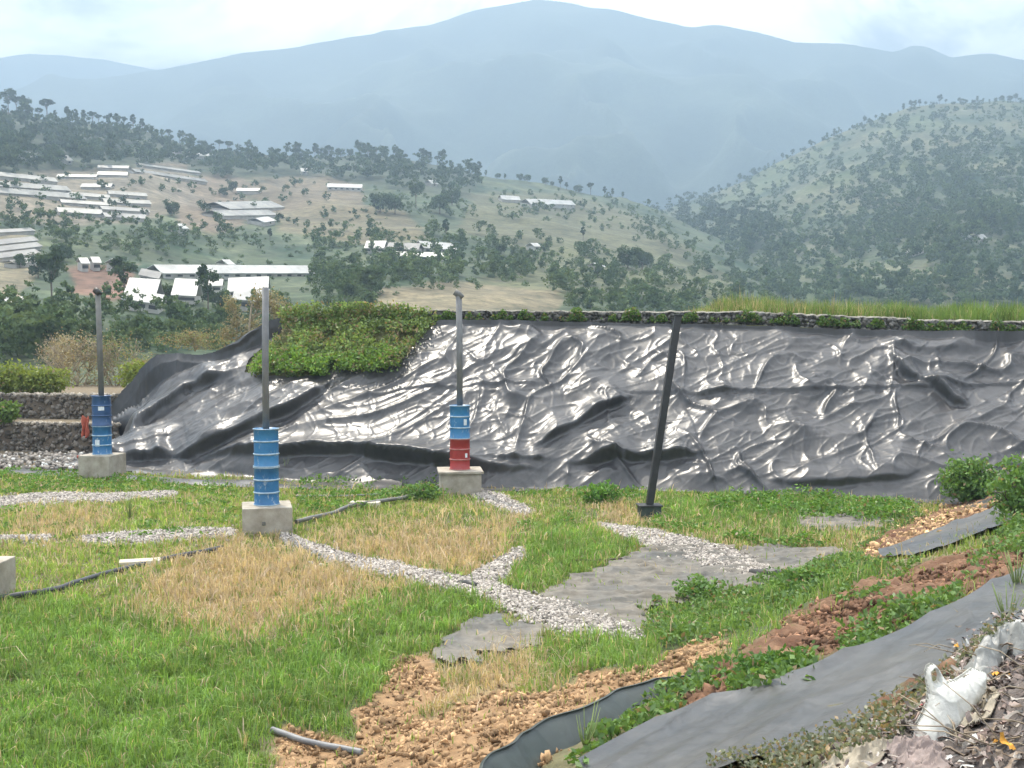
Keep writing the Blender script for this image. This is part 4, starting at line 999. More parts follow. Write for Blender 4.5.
# ------------------------------------------------------------------ far terrain
SK2 = [(-700,90),(-300,95),(0,112),(60,122),(120,128),(150,134),(190,146),(230,154),(300,158),(380,160),(440,166),(480,175),(560,188),(620,198),(660,212),(720,240),(780,268),(860,290),(1024,300),(1700,300)]
D2r = [(-700,520),(0,560),(300,620),(620,640),(780,520),(1024,420),(1700,400)]
D20 = 62.
def Z2(x, y):
    y = np.maximum(y, 20); px = 512+F*cT*x/y
    ys_ = np.interp(px, *zip(*SK2)); Dr = np.interp(px, *zip(*D2r))
    s = np.log(np.maximum(y, D20)/D20)/np.log(Dr/D20); sp = np.clip(s, 0, 1)
    yb = 425.; yp = yb+(ys_-yb)*sp**.92
    c = (335-yp)/F
    z = CZ+c*y
    ztop = CZ+(335-ys_)/F*Dr
    z = np.where(y > Dr, ztop-.35*(y-Dr), z)
    amp = np.interp(y, [60, 150, 600], [.5, 1.6, 3.0])
    z = z+amp*fbm(x/35, y/45, 4, 301)+amp*1.3*(np.clip(ridge(x/70, y/160, 7), 0, 1)**2-.4)*sstep(1, .8, s)
    return np.where(y < D20, z-(D20-y)*.6, z)
SK3 = [(500,300),(600,240),(680,204),(712,193),(740,182),(780,162),(820,143),(850,130),(880,118),(905,110),(950,105),(1000,103),(1024,104),(1120,112),(1250,140),(1500,190),(1900,220)]
def Z3(x, y):
    y = np.maximum(y, 20); px = 512+F*cT*x/y; ys_ = np.interp(px, *zip(*SK3)); Dr = 900.; D0 = 300.
    s = np.clip(np.log(np.maximum(y, D0)/D0)/np.log(Dr/D0), 0, 1)
    yp = 335+(ys_-335)*s**.85; z = CZ+(335-yp)/F*y; ztop = CZ+(335-ys_)/F*Dr
    z = np.where(y > Dr, ztop-.5*(y-Dr), z); z = np.where(y < D0, z-(D0-y)*.4, z)
    return z+3.0*fbm(x/60, y/60, 4, 401)+8*(np.clip(ridge(x/110+.3*pn(x/80, y/80, 3), y/300, 9), 0, 1)**2-.4)*np.sin(np.clip(s, 0, 1)*np.pi)**.7
def ZM(x, y, sk, Dr, D0, seed, amp):
    px = 512+F*cT*x/y; ys_ = np.interp(px, *zip(*sk)); s = np.clip(np.log(np.maximum(y, D0)/D0)/np.log(Dr/D0), 0, 1)
    yp = 340+(ys_-340)*s**1.0; z = CZ+(335-yp)/F*y; ztop = CZ+(335-ys_)/F*Dr
    z = np.where(y > Dr, ztop-.7*(y-Dr), z)
    w = np.sin(np.clip(s, 0, 1)*np.pi)**.8
    return z+amp*(np.clip(ridge(x/330+.4*pn(x/200, y/200, 2), y/900, seed), 0, 1)**1.5-.5)*w+amp*.25*fbm(x/120, y/120, 4, seed+2)*(.15+w)
SKM = [(-900,150),(-400,125),(-100,112),(0,98),(30,88),(55,76),(75,82),(100,82),(140,76),(180,68),(250,55),(300,49),(340,42),(390,34),(430,28),(470,15),(505,8),(535,3),(560,7),(585,11),(610,12),(640,20),(690,30),(720,28),(760,36),(790,44),(850,48),(890,56),(905,50),(920,49),(945,61),(985,57),(1010,62),(1024,64),(1200,75),(1500,60),(1900,120)]
SKF = [(-900,70),(-300,60),(-60,68),(0,62),(30,56),(70,58),(110,62),(170,74),(260,90),(500,100),(1900,100)]
def radial(fn, px0, px1, npx, D0, D1, nd, colf, name, label):
    p = np.linspace(px0, px1, npx); D = D0*(D1/D0)**np.linspace(0, 1, nd); A, B = np.meshgrid((p-512)/(F*cT), D); X_ = A*B
    Z_ = fn(X_, B); V = np.stack([X_, B, Z_], -1)
    o = mesh_np(name, V.reshape(-1, 3), grid_faces(npx, nd), M['hill'], smooth=True, col=np.clip(colf(X_, B, Z_), .01, 1).reshape(-1, 3)); return tag(o, label, 'terrain', kind='structure')
FIELDS = [([(180,178),(225,174),(250,182),(245,225),(215,236),(180,228),(172,200)], (0.158, 0.119, 0.086)),
          ([(245,180),(330,176),(362,190),(365,214),(300,222),(262,215)], (0.145, 0.112, 0.076)),
          ([(330,200),(400,210),(440,240),(360,245),(280,232),(275,215)], (0.139, 0.119, 0.073)),
          ([(66,268),(135,266),(138,296),(105,300),(75,292)], (0.172, 0.092, 0.066)),
          ([(-80,232),(30,232),(40,262),(20,300),(30,335),(-80,340)], (0.185, 0.158, 0.106)),
          ([(-80,178),(60,172),(190,162),(195,200),(150,222),(60,224),(-80,215)], (0.172, 0.145, 0.112)),
          ([(470,195),(560,192),(640,215),(700,255),(640,262),(520,250),(460,232)], (0.099, 0.099, 0.056)),
          ([(560,240),(700,262),(760,285),(700,300),(560,300),(480,280)], (0.092, 0.099, 0.053)),
          ([(380,288),(430,282),(500,284),(560,292),(560,312),(380,312)], (0.158, 0.132, 0.086))]
def col2(X_, Y_, Z_):
    px, py = project(X_, Y_, Z_); n_ = fbm(X_/18, Y_/25, 4, 311)[..., None]
    c = np.array((.055, .078, .042))+n_*np.array((.08, .07, .04))+fbm(X_/5, Y_/7, 3, 317)[..., None]*.035
    fm = (sstep(-4, 4, np.maximum(poly_sd(px, py, [(-500,60),(230,120),(230,178),(190,166),(60,174),(-500,190)]), poly_sd(px, py, [(225,140),(480,165),(470,200),(330,180),(225,178)]))))[..., None]; c = c*(1-fm)+np.array((.045, .06, .035))*fm
    wx, wy = px+14*fbm(X_/20, Y_/20, 3, 5), py+8*fbm(X_/20, Y_/20, 3, 6)
    for p, cc in FIELDS:
        m = sstep(-3, 3, poly_sd(wx, wy, p))[..., None]*.9; c = c*(1-m)+(np.array(cc)*(1+n_*.5))*m
    t = np.sin(Z_*1.7)*.5+.5; c = c*(1-.12*t[..., None]); return c
radial(Z2, -500, 1500, 640, D20*.8, 900, 300, col2, 'hillside', 'farmed and wooded hillside across the valley')
def col3(X_, Y_, Z_):
    n_ = fbm(X_/45, Y_/45, 5, 411)[..., None]; n2_ = fbm(X_/9, Y_/12, 3, 417)[..., None]; c = np.array((.078, .092, .054))+n_*np.array((.12, .09, .06))+n2_*.045
    m = sstep(.05, .25, fbm(X_/90, Y_/90, 4, 421))[..., None]; return c*(1-m*.55)+np.array((.08, .11, .045))*m*.55
radial(Z3, 380, 1900, 420, 230, 1250, 220, col3, 'hill', 'rounded grassy hill with scattered trees on the right')
def colm(X_, Y_, Z_):
    n_ = fbm(X_/200, Y_/200, 5, 511)[..., None]; return np.array((.045, .065, .05))+n_*np.array((.06, .07, .05))
radial(lambda x, y: ZM(x, y, SKM, 2500., 1100., 12, 130), -900, 1900, 460, 1000, 3300, 200, colm, 'mountain', 'large hazy blue mountain range')
radial(lambda x, y: ZM(x, y, SKF, 3300., 2600., 22, 40), -900, 1900, 220, 2500, 3900, 60, colm, 'far_mountain', 'faint farther ridge behind the mountain')
bm = bmesh.new(); box(bm, -4600, 4600, -1500, 4600, -27, -24); o = bm_obj('valley_floor', bm, simple('valley_soil', (.10, .11, .05), (.16, .15, .08), .01, .95, 0)); tag(o, 'valley floor below the hills', 'terrain', kind='structure')

# ------------------------------------------------------------------ far trees
def tree_arrays(kind, nclump, nleaf, leaf, ca, cb):
    """unit height 8 m tree, returns crown V,F,C arrays"""
    pts = []; cc = []
    if kind == 'flat': H_, rz, rx, zc = 8, 1.1, 3.0, 6.4
    elif kind == 'tall': H_, rz, rx, zc = 10, 3.2, 1.5, 6.0
    elif kind == 'round': H_, rz, rx, zc = 7, 2.6, 3.0, 4.0
    elif kind == 'shrub': H_, rz, rx, zc = 3, 1.4, 2.0, 1.5
    else: H_, rz, rx, zc = 12, 3.6, 2.6, 7.5
    for i in range(nclump):
        d = rng.normal(size=3); d /= np.linalg.norm(d); c = np.array((d[0]*rx*.75, d[1]*rx*.75, zc+d[2]*rz*.75))*np.array((1, 1, 1))
        rr = rng.uniform(.35, .6)*min(rx, rz*1.4); e = rng.normal(size=(nleaf, 3)); e /= np.linalg.norm(e, axis=1)[:, None]
        pts.append(c+e*rr*rng.random((nleaf, 1))**.4*np.array((1, 1, .75))); t = rng.random(); cc.append((np.array(ca)*(1-t)+np.array(cb)*t)*rng.uniform(.8, 1.2, (nleaf, 1)))
    p = np.concatenate(pts); p[:, 2] = np.maximum(p[:, 2], .2); c = np.concatenate(cc); n = len(p)
    u = rng.normal(size=(n, 3)); u /= np.linalg.norm(u, axis=1)[:, None]; v = rng.normal(size=(n, 3)); v -= (v*u).sum(1)[:, None]*u; v /= np.linalg.norm(v, axis=1)[:, None]
    s = leaf*rng.uniform(.6, 1.3, (n, 1)); u *= s*.5; v *= s*.5
    V = np.stack([p-u, p+v, p+u, p-v], 1); return V, c, zc
TC = {'dark': ((.035, .062, .036), (.075, .105, .055)), 'mid': ((.05, .082, .045), (.09, .13, .065)), 'light': ((.07, .11, .055), (.12, .16, .08))}
protos = {}
def proto(kind, tone):
    V, c, zc = tree_arrays(kind, 16 if kind != 'shrub' else 8, 60, .62 if kind != 'shrub' else .4, *TC[tone])
    nm = {'flat': 'spreading_tree', 'tall': 'slender_tree', 'round': 'round_tree', 'oval': 'broadleaf_tree', 'shrub': 'hill_shrub'}[kind]
    e = empty(nm, (0, 0, -500), 'x', 'tree')
    n = len(V); mesh_np('crown', V.reshape(-1, 3), np.arange(n*4).reshape(-1, 4), M['treeleaf'], e, col=np.repeat(c, 4, 0))
    tb = [([(0, 0, -1.0), (.1, 0, zc*.5), (0, .1, zc)], [.22, .17, .08], 6)]
    for i in range(4):
        a = rng.uniform(0, 6.28); tb.append(([(0, 0, zc*.55), (math.cos(a)*.8, math.sin(a)*.8, zc*.8), (math.cos(a)*1.5, math.sin(a)*1.5, zc*1.05)], [.10, .07, .03], 5))
    tubes_obj('trunk', tb, M['bark'], e, caps=False); return e
for k in ('flat', 'tall', 'round', 'oval'):
    for t in ('dark', 'mid', 'light'): protos[k, t] = [proto(k, t), False]
used_root = []
def put_tree(kind, tone, x, y, z, s, label, group):
    pr = protos[kind, tone]
    if not pr[1]: o = pr[0]; pr[1] = True
    else: o = copy_tree(pr[0])
    o.location = (x, y, z-.3); o.rotation_euler.z = rng.uniform(0, 6.28); o.scale = (s*rng.uniform(.85, 1.2), s*rng.uniform(.85, 1.2), s*rng.uniform(.9, 1.15))
    o['label'] = label; o['group'] = group; o['category'] = 'tree'
KW = {'flat': 'spreading flat topped', 'tall': 'slender upright', 'round': 'rounded', 'oval': 'tall full'}
TW = {'dark': 'dark', 'mid': 'green', 'light': 'pale green'}
def skyline(fn, sk, Dr, px, kinds, tones, smin, smax, where, group, back=8):
    for p in px:
        D = (np.interp(p, *zip(*Dr)) if isinstance(Dr, list) else Dr)-rng.uniform(2, back); x = (p-512)/(F*cT)*D
        k = kinds[rng.integers(0, len(kinds))]; t = tones[rng.integers(0, len(tones))]
        put_tree(k, t, x, D, float(fn(np.array(x), np.array(D))), rng.uniform(smin, smax), f'{KW[k]} {TW[t]} tree {where}', group)
# left ridge: near skyline trees as in the photo
skyline(Z2, SK2, D2r, [3,14,22,31,44,52], ['flat','oval'], ['dark'], .75, 1.25, 'on the highest left end of the wooded ridge', 'trees along the ridge skyline')
skyline(Z2, SK2, D2r, [60,72,80,88,97,103,112,121,128,137], ['flat','tall'], ['dark'], .55, .95, 'standing on the left ridge above the greenhouses', 'trees along the ridge skyline')
skyline(Z2, SK2, D2r, [146,153,160,172,183,193,204,212,222], ['flat','tall','round'], ['dark'], .45, .9, 'on the ridge where it steps down', 'trees along the ridge skyline')
skyline(Z2, SK2, D2r, list(np.sort(rng.uniform(230, 345, 17))), ['tall','round','oval','flat'], ['dark','mid'], .4, .95, 'on the ridge line left of centre', 'trees along the ridge skyline')
skyline(Z2, SK2, D2r, list(np.sort(rng.uniform(350, 480, 22))), ['tall','round','oval','flat'], ['dark','mid'], .45, 1.05, 'on the ridge line above the middle vent pipe', 'trees along the ridge skyline')
skyline(Z2, SK2, D2r, [486,498,505,520,527,545,552,560,566,578,590,604,612,622], ['tall','round','tall','flat'], ['dark','mid'], .4, .85, 'on the descending end of the ridge', 'trees along the ridge skyline')
skyline(Z3, SK3, 900., [712,717,720,727,735,738,744,752,757,763,766,772,780,784,790,798,801,808,812,820,824,831,838], ['round','tall','oval'], ['dark','mid'], .3, .8, 'on the left shoulder of the round hill', 'trees along the hill top', 14)
skyline(Z3, SK3, 900., [846,850,857,861,866,872,878,886,894,899,907,911,915,921,926,932,935,941,948,955,961,968,972,978,984,990,996,1004,1010,1018], ['round','oval','tall'], ['dark','mid'], .25, .75, 'on the top of the round hill', 'trees along the hill top', 14)
# mid-slope recognisable trees
def slope_trees(fn, lst, group, lo, hi):
    for p, q, k, t, s, lab in lst:
        x, y, z = hit(p, q, fn, lo, hi, 700)
        if np.isnan(y[0]): continue
        put_tree(k, t, x[0], y[0], z[0], s, lab, group)
slope_trees(Z2, [(52,302,'oval','dark',.62,'dark tree below the reddish field, left of the left vent pipe'),(38,278,'round','dark',.6,'dark round tree left of the reddish field'),
  (124,298,'oval','dark',.62,'dark tree at the right corner of the reddish field'),(208,312,'oval','dark',.55,'big dark tree in front of the white sheds'),(203,302,'round','dark',.4,'dark round tree hiding part of the middle white shed'),(167,302,'round','dark',.42,'dark tree between the two left white sheds'),
  (220,310,'round','dark',.42,'dark tree right of the middle white shed'),(62,262,'round','mid',.6,'green tree above the reddish field'),(20,268,'round','mid',.4,'small tree beside the pale terrace beds'),
  (172,216,'round','dark',.65,'lone dark round tree right of the striped greenhouses'),(232,192,'round','dark',.7,'dark tree beside the brown field'),(224,196,'round','dark',.6,'smaller dark tree at the brown field edge'),
  (380,212,'round','dark',1.1,'dark tree below the long white roof'),(395,214,'round','mid',1.1,'green tree right below the long white roof'),(416,208,'oval','mid',1.,'tall green tree on the middle slope'),
  (440,214,'round','mid',1.2,'round green tree on the middle slope'),(452,205,'round','dark',1.1,'dark round tree left of the hilltop sheds'),(446,238,'tall','dark',.6,'slender dark tree above the low sheds'),
  (628,268,'round','dark',1.,'dark blue green round tree above the leaning post'),(642,270,'round','dark',.9,'dark round tree right above the leaning post'),(500,255,'round','dark',.5,'small dark tree on the open middle slope'),
  (545,252,'round','dark',.45,'small dark tree on the open slope right of centre'),(583,240,'tall','dark',.5,'slender tree alone on the tan slope'),(598,272,'round','mid',.5,'small tree on the lower tan slope'),
  (320,262,'round','mid',.4,'small tree on the slope right of the long white shed'),(345,300,'round','mid',.45,'small green tree above the creeper bank'),(270,240,'tall','dark',.4,'slender tree above the long white shed'),
  (8,340,'round','light',.4,'pale green tree at the left edge of the valley'),(150,345,'round','mid',.5,'green tree in the valley behind the liner'),(180,335,'round','mid',.5,'green tree in the valley below the white sheds')], 'trees on the hillside', 62, 640)
for _ in range(2): pass
# merged woods
def wood(name, fn, polys, n, label, tones, kinds, smin, smax, lo, hi, thr=None, nproto=8, nclump=7, nleaf=20, leaf=.95):
    vs = []
    for i in range(nproto):
        vs.append(tree_arrays(kinds[i % len(kinds)], nclump, nleaf, leaf if kinds[i % len(kinds)] != 'shrub' else leaf*.6, *TC[tones[rng.integers(0, len(tones))]])[:2])
    Vs, Cs = [], []
    for poly in polys:
        P_ = np.array(poly, float); ar = .5*abs(sum(P_[i, 0]*P_[(i+1) % len(P_), 1]-P_[(i+1) % len(P_), 0]*P_[i, 1] for i in range(len(P_))))
        m_ = int(n*ar/1000*(P_[:, 0].ptp() if False else 1))
        box_a = (P_[:, 0].max()-P_[:, 0].min())*(P_[:, 1].max()-P_[:, 1].min()); m_ = int(m_*box_a/ar)
        px = rng.uniform(P_[:, 0].min(), P_[:, 0].max(), m_); py = rng.uniform(P_[:, 1].min(), P_[:, 1].max(), m_)
        k = poly_sd(px, py, poly) > rng.normal(0, 3, m_)
        if not k.any(): continue
        x, y, z = hit(px[k], py[k], fn, lo, hi, 500); ok = ~np.isnan(y); x, y, z = x[ok], y[ok], z[ok]
        if thr is not None: ok = fbm(x/thr[0], y/thr[0], 3, 601) > thr[1]; x, y, z = x[ok], y[ok], z[ok]
        for a, b, c in zip(x, y, z):
            V0, c0 = vs[rng.integers(0, nproto)]; s = rng.uniform(smin, smax); th = rng.uniform(0, 6.28); ct, st = math.cos(th), math.sin(th)
            q = V0*s; q = np.stack([q[..., 0]*ct-q[..., 1]*st+a, q[..., 0]*st+q[..., 1]*ct+b, q[..., 2]+c-.4*s], -1); Vs.append(q); Cs.append(c0*rng.uniform(.8, 1.25))
    V = np.concatenate(Vs); c = np.concatenate(Cs)
    print(name, label, len(Vs), len(V))
    return tag(mesh_np(name, V.reshape(-1, 3), np.arange(len(V)*4).reshape(-1, 4), M['treeleaf'], col=np.repeat(c, 4, 0)), label, 'woodland', kind='stuff')
wood('ridge_woodland', Z2, [[(-60,118),(60,128),(150,140),(230,160),(230,176),(190,166),(130,166),(60,174),(-60,180)], [(225,158),(300,161),(380,163),(440,170),(480,180),(470,200),(400,188),(330,178),(230,176)]], 42, 'dark continuous woodland along the left ridge', ['dark', 'dark', 'mid'], ['oval', 'round', 'flat'], .7, 1.15, 62, 640)
wood('valley_woodland', Z2, [[(-60,215),(60,222),(150,226),(240,236),(290,246),(180,252),(130,256),(60,262),(40,236),(-60,230)], [(362,190),(470,196),(480,222),(370,220)], [(-60,312),(50,312),(110,318),(200,328),(290,328),(290,338),(200,352),(100,360),(-60,370)], [(310,262),(420,270),(480,290),(360,300),(310,305)]], 30, 'green woodland in the valley behind the left vents', ['mid', 'light', 'light', 'light'], ['oval', 'round', 'shrub'], .22, .45, 62, 640, (25, -.2))  # mostly pale leaf tones, painting smoke haze into the low valley trees
wood('hillside_scrub', Z2, [[(300,226),(460,232),(700,262),(780,288),(780,318),(570,318),(560,286),(380,280),(372,318),(330,318),(320,290)], [(480,188),(620,200),(700,240),(640,235),(500,215)], [(620,200),(700,232),(780,275),(700,262),(640,240)]], 30, 'scattered scrub and small trees on the middle slope', ['mid', 'light', 'mid', 'light'], ['shrub', 'round', 'shrub'], .25, .7, 62, 640, (14, -.5))
wood('field_edge_scrub', Z2, [[(-60,170),(200,160),(360,180),(370,225),(200,240),(-60,225)]], 7, 'scattered bushes among the farm fields', ['dark', 'mid'], ['shrub', 'round'], .3, .6, 62, 640, None)
wood('shed_scrub', Z2, [[(100,262),(300,250),(310,310),(100,318)], [(60,236),(300,226),(300,250),(60,262)]], 9, 'low bushes and grass clumps around the white sheds', ['mid', 'light'], ['shrub'], .15, .4, 62, 640)
wood('dark_wood', Z3, [[(640,196),(660,190),(700,200),(740,212),(775,222),(782,250),(740,260),(690,240),(650,215)]], 26, 'very dark wood in the saddle left of the round hill', ['dark'], ['oval', 'round'], .9, 1.4, 240, 900)
wood('hill_woodland', Z3, [[(700,250),(760,235),(850,230),(940,225),(1060,215),(1060,310),(700,310)], [(880,150),(960,140),(1060,130),(1060,215),(940,225),(860,220),(840,190)], [(900,205),(1060,200),(1060,240),(900,240)]], 32, 'mixed woodland on the lower slopes of the round hill', ['light', 'mid', 'light'], ['oval', 'round', 'shrub'], .4, 1.1, 240, 900, (55, -.3))
wood('hill_scrub', Z3, [[(720,198),(800,160),(880,122),(1060,106),(1060,240),(760,245)], [(712,190),(760,166),(820,139),(880,115),(950,102),(1060,101),(1060,112),(880,128),(800,162),(720,206)]], 26, 'scattered scrub on the open face of the round hill', ['mid', 'light'], ['shrub', 'round'], .5, 1.0, 240, 900, (40, -.3))

# ------------------------------------------------------------------ sheds and greenhouses
def shed(p0, p1, w, h, roof, label, name='greenhouse', fn=Z2, lo=62, hi=640, pitch=.28, cat='greenhouse', group=None, win=0, back=0, tilt=.85, yaw=None):
    A = np.array([p0, p1], float); x, y, z = hit(A[:, 0], A[:, 1], fn, lo, hi, 900)
    a = Vector((x[0], y[0], z[0])); b = Vector((x[1], y[1], z[1])); m = (a+b)/2; d = b-a; l = d.xy.length; rz = math.atan2(d.y, d.x)
    if yaw is not None:
        mx, my, mz = hit([(p0[0]+p1[0])/2], [(p0[1]+p1[1])/2], fn, lo, hi, 900); m = Vector((mx[0], my[0], mz[0])); rz = R(yaw) if yaw != 'contour' else -math.atan2(float(fn(np.array(m.x+6), np.array(m.y))-fn(np.array(m.x-6), np.array(m.y))), float(fn(np.array(m.x), np.array(m.y+6))-fn(np.array(m.x), np.array(m.y-6)))); l = abs(p1[0]-p0[0])/F*my[0]/math.cos(rz)
        c_, s_ = math.cos(rz)*l/2, math.sin(rz)*l/2; d = Vector((2*c_, 2*s_, float(fn(np.array(m.x+c_), np.array(m.y+s_)))-float(fn(np.array(m.x-c_), np.array(m.y-s_)))))
    e = empty(name, m, label, cat, group, rz); zt = .15
    nx, ny = -math.sin(rz), math.cos(rz); gz = (float(fn(np.array(m.x+nx*4), np.array(m.y+ny*4)))-float(fn(np.array(m.x-nx*4), np.array(m.y-ny*4))))/8
    e.rotation_euler = (math.atan(gz)*tilt, -math.atan2(d.z, l), rz)
    bm = bmesh.new(); box(bm, -l/2, l/2, -w/2, w/2, -3, zt+h); bm_obj('wall', bm, M['hwall'], e)
    r = pitch*w/2; o_ = .25; bm = bmesh.new(); zb = zt+h+.01
    vs = [bm.verts.new(c) for sx in (-1, 1) for c in ((sx*(l/2+o_), -w/2-o_, zb), (sx*(l/2+o_), 0, zb+r+.05), (sx*(l/2+o_), w/2+o_, zb), (sx*(l/2+o_), w/2+o_, zb+.12), (sx*(l/2+o_), 0, zb+r+.18), (sx*(l/2+o_), -w/2-o_, zb+.12))]
    for i in range(6): bm.faces.new((vs[i], vs[(i+1) % 6], vs[6+(i+1) % 6], vs[6+i]))
    bm.faces.new(vs[:6][::-1]); bm.faces.new(vs[6:]); bmesh.ops.recalc_face_normals(bm, faces=bm.faces); bm_obj('roof', bm, M[roof], e)
    for i in range(win):
        t = -l/2+l*(i+.5)/win; bm = bmesh.new(); box(bm, t-.5, t+.5, -w/2-.05, -w/2-.005, zt+h*.35, zt+h*.8); bm_obj('window', bm, M['dark_open'], e)
    return e
g = 'white sheds in the valley'
shed((178,280),(292,274), 4.6, .8, 'white_roof', 'very long white roofed shed behind the sparse tree', 'long_shed', cat='shed', group=g, win=14, pitch=.5, yaw=52)
shed((131,303),(157,301), 5.5, .8, 'white_roof', 'leftmost white roofed shed beside the reddish field', 'shed', cat='shed', group=g, win=3, pitch=.7, yaw=8)
shed((126,311),(160,309), 3., 1.0, 'white_roof', 'lower white lean-to in front of the leftmost shed', 'shed', cat='shed', group=g, win=3, pitch=.6, yaw=8)
shed((177,304),(197,302), 6, .8, 'white_roof', 'middle white roofed shed between dark trees', 'shed', cat='shed', group=g, win=3, pitch=.7, yaw=8)
shed((206,296),(222,289), 3., 1.0, 'white_roof', 'small white roofed shed just below the long shed', 'shed', cat='shed', group=g, win=2, pitch=.6, yaw=8)
shed((232,298),(268,295), 5.5, .8, 'white_roof', 'white roofed shed seen through the sparse tree', 'shed', cat='shed', group=g, win=4, pitch=.7, yaw=8)
shed((236,311),(266,308), 4, 1.2, 'white_roof', 'lowest white roofed shed behind the sparse tree', 'shed', cat='shed', group=g, win=4, pitch=.7, yaw=8)
shed((141,284),(158,283), 3, 1.0, 'grey_roof', 'grey roofed hut above the leftmost white shed', 'hut', cat='hut', win=2, pitch=.6, yaw=8)
g = 'greenhouses on the left slope'
rows = [((6,182),(44,178)), ((2,191),(50,187)), ((16,199),(62,194)), ((60,181),(96,177)), ((100,170),(128,169)), ((100,177),(126,176)), ((148,171),(190,170)), ((150,178),(188,177)), ((72,200),(104,196)), ((66,208),(104,204)), ((62,216),(96,213)), ((112,197),(142,196)), ((108,205),(144,204)), ((106,213),(142,212)), ((108,220),(140,219)), ((84,190),(112,188))]
desc = ['top left pale greenhouse strip under the dark ridge', 'second pale greenhouse strip at far left', 'third pale greenhouse strip at far left, lowest', 'narrow pale greenhouse left of the upper pair', 'upper greenhouse of the pair below the left ridge', 'lower greenhouse of the pair below the left ridge', 'upper greenhouse right of the pair below the ridge', 'lower greenhouse right of the pair below the ridge',
        'top greenhouse of the left striped block', 'middle greenhouse of the left striped block', 'bottom greenhouse of the left striped block', 'top greenhouse of the right striped block', 'second greenhouse of the right striped block', 'third greenhouse of the right striped block', 'bottom greenhouse of the right striped block', 'small greenhouse above the striped blocks']
for (a, b), t in zip(rows, desc): shed(a, b, 4.6 if a[0] < 60 else rng.uniform(3, 5), .5, ['film_roof', 'grey_roof', 'film_roof'][rng.integers(0, 3)], t, group=g, pitch=.35, yaw='contour')
shed((214,210),(270,208), 11, .5, 'film_roof', 'wide pale greenhouse block at the brown field, upper', group=g, pitch=.3)
shed((212,217),(268,216), 7, .5, 'film_roof', 'wide pale greenhouse block at the brown field, middle', group=g, pitch=.3)
shed((255,225),(267,223), 5, .9, 'white_roof', 'tiny white hut at the corner of the wide greenhouse', 'hut', cat='hut', pitch=.3)
shed((238,193),(260,193), 3, .8, 'white_roof', 'thin white roof above the wide greenhouse', 'shed', cat='shed', pitch=.5)
shed((328,190),(362,191), 4, 1.2, 'white_roof', 'long thin white roof on the upper brown slope', 'shed', cat='shed', win=6, pitch=.6)
shed((368,252),(386,252), 4.5, 1., 'white_roof', 'left shed of the low row above the middle vent pipe', 'shed', cat='shed', group='low row of sheds', win=3, pitch=.6)
shed((390,253),(420,254), 4, 1., 'grey_roof', 'middle shed of the low row above the middle vent pipe', 'shed', cat='shed', group='low row of sheds', win=4, pitch=.6)
shed((418,252),(450,254), 4.5, 1., 'white_roof', 'right shed of the low row above the middle vent pipe', 'shed', cat='shed', group='low row of sheds', win=4, pitch=.6)
shed((392,259),(452,261), 3, .7, 'white_roof', 'front shed of the low row, longest and lowest', 'shed', cat='shed', group='low row of sheds', win=6, pitch=.5)
shed((500,201),(518,202), 5, 1., 'white_roof', 'left shed of the hilltop group right of centre', 'shed', cat='shed', group='hilltop sheds', pitch=.5)
shed((525,207),(545,207), 6, 1.4, 'white_roof', 'middle shed of the hilltop group right of centre', 'shed', cat='shed', group='hilltop sheds', win=3, pitch=.6)
shed((545,206),(570,207), 5, 1.2, 'white_roof', 'right shed of the hilltop group right of centre', 'shed', cat='shed', group='hilltop sheds', win=3, pitch=.6)
shed((166,156),(188,158), 6, 1.5, 'grey_roof', 'grey roof on the ridge end below the skyline trees', 'shed', cat='shed', pitch=.5)
shed((190,157),(224,160), 7, 1.5, 'white_roof', 'white roof on the ridge among trees', 'shed', cat='shed', pitch=.5)
for i, ((a, b), t) in enumerate(zip([((-6,247),(32,243)), ((-6,254),(36,249)), ((-6,261),(34,256)), ((10,268),(32,265)), ((-6,236),(30,234))], ['second', 'third', 'fourth', 'lowest short', 'topmost'])): shed(a, b, 2.4, .5, 'grey_roof', f'{t} pale covered bed on the terraces at the left edge', 'covered_bed', cat='greenhouse', group='covered beds at the left edge', pitch=.4)
for (a, t) in (((24,160), 'tiny white hut high on the left wooded slope'), ((61,163), 'tiny white hut right of the other on the left wooded slope'), ((301,174), 'tiny white hut at the top of the brown slope'), ((428,186), 'tiny white hut among trees on the middle ridge'), ((222,271), 'tiny hut above the long shed'), ((530,251), 'tiny white hut alone on the tan slope'), ((593,272), 'tiny white hut low on the tan slope'), ((80,271), 'small pale hut at the top edge of the reddish field'), ((92,270), 'pale hut second from left above the reddish field'), ((112,272), 'pale hut at the top right of the reddish field'), ((175,233), 'tiny white hut in the woodland above the long shed'), ((6,318), 'grey house low at the left edge')):
    w_ = 5 if a[1] < 200 else 3; shed(a, (a[0]+(6 if a[0] > 10 else 16), a[1]), w_, 1.2, 'white_roof', t, 'hut', cat='hut', win=1, pitch=.5)
for (a, t) in (((912,255), 'tiny white hut in the wood at the foot of the round hill'), ((975,242), 'white roof among dark trees on the round hill, right'), ((958,240), 'pale roof left of the other roof on the round hill')):
    shed(a, (a[0]+6, a[1]), 5, 1.5, 'white_roof', t, 'hut', Z3, 240, 900, cat='hut', win=1, pitch=.5)
shed((718,190),(745,188), 6, 1., 'grey_roof', 'grey strip roof on the left shoulder of the round hill', 'shed', Z3, 240, 960, cat='shed', pitch=.4)
for k_, pr in protos.items():
    if not pr[1]:
        for ch in list(pr[0].children): bpy.data.objects.remove(ch)
        bpy.data.objects.remove(pr[0])

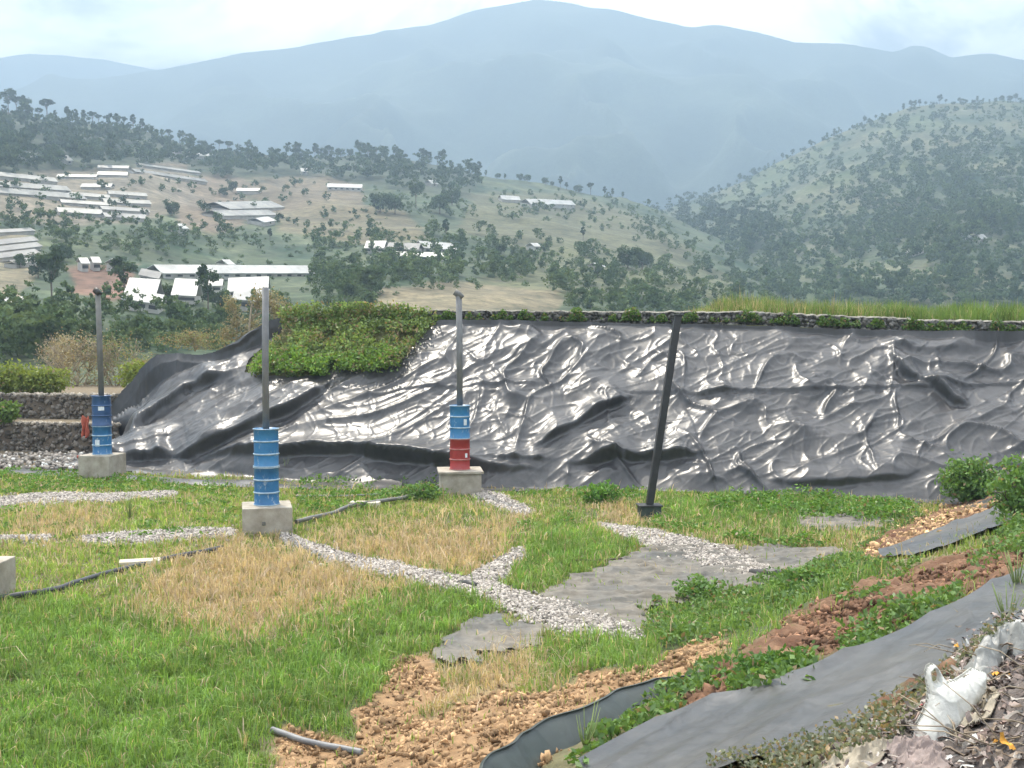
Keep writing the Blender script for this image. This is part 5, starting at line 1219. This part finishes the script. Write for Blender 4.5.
# ------------------------------------------------------------------ haze
bm = bmesh.new(); box(bm, -4800, 4800, -1700, 4800, -28.5, 800)
hm, nt, out = newmat('haze_air'); pv = N(nt, 'ShaderNodeVolumePrincipled'); pv.inputs['Color'].default_value = (.32, .425, .545, 1); pv.inputs['Density'].default_value = .00084; pv.inputs['Anisotropy'].default_value = .2
L(nt, pv.outputs[0], out.inputs['Volume']); hz = bm_obj('haze', bm, hm); tag(hz, 'pale blue haze filling the valley air', 'haze', kind='stuff')

# ------------------------------------------------------------------ light, sky, camera
EL, AZ = R(57), R(-30)                    # sun ahead of the camera, slightly left
sd_ = Vector((math.sin(AZ)*math.cos(EL), math.cos(AZ)*math.cos(EL), math.sin(EL)))
sl = bpy.data.lights.new('sun', 'SUN'); sl.energy = 5.0; sl.angle = R(.6); sl.color = (1, .915, .78)
so = bpy.data.objects.new('sun', sl); COL.objects.link(so); so.rotation_euler = sd_.to_track_quat('Z', 'Y').to_euler()
W = bpy.data.worlds.new('World'); S.world = W; W.use_nodes = True; nt = W.node_tree; nt.nodes.clear()
out = N(nt, 'ShaderNodeOutputWorld'); bg = N(nt, 'ShaderNodeBackground'); bg.inputs['Strength'].default_value = .10
sky = N(nt, 'ShaderNodeTexSky', sky_type='NISHITA'); sky.sun_disc = False; sky.sun_elevation = EL; sky.sun_rotation = AZ; sky.dust_density = 2.5; sky.air_density = 1.
tc = N(nt, 'ShaderNodeTexCoord'); mp = N(nt, 'ShaderNodeMapping'); mp.inputs['Scale'].default_value = (2.6, 2.6, 4.6); mp.inputs['Location'].default_value = (.3, .1, .4)
L(nt, tc.outputs['Generated'], mp.inputs[0]); nz = N(nt, 'ShaderNodeTexNoise'); nz.inputs['Scale'].default_value = 1.6; nz.inputs['Detail'].default_value = 8; nz.inputs['Roughness'].default_value = .62; nz.inputs['Distortion'].default_value = .5
L(nt, mp.outputs[0], nz.inputs['Vector']); rp = ramp(nt, nz.outputs['Fac'], [(.30, (.25, .25, .25)), (.50, (1, 1, 1))])
cl = ramp(nt, nz.outputs['Fac'], [(.40, (12.5, 12.8, 13.3)), (.60, (33, 32.6, 32))])
L(nt, mix(nt, rp.outputs[0], sky.outputs[0], cl.outputs[0]), bg.inputs[0]); L(nt, bg.outputs[0], out.inputs[0])
cd = bpy.data.cameras.new('camera'); cam = bpy.data.objects.new('camera', cd); COL.objects.link(cam); S.camera = cam
cam.location = (0, 0, CZ); cam.rotation_euler = (R(90)-TH, 0, 0); cd.sensor_width = 36; cd.lens = 36*F/1024; cd.clip_start = .05; cd.clip_end = 12000
S.view_settings.view_transform = 'Standard'; S.view_settings.look = 'None'; S.view_settings.gamma = 1; S.view_settings.exposure = .92
try: S.view_settings.use_curve_mapping = False
except Exception: pass
S.cycles.use_denoising = True
try: S.cycles.denoiser = 'OPENIMAGEDENOISE'
except Exception: pass
S.cycles.max_bounces = 6; S.cycles.diffuse_bounces = 3; S.cycles.glossy_bounces = 2; S.cycles.volume_bounces = 1; S.cycles.transparent_max_bounces = 4
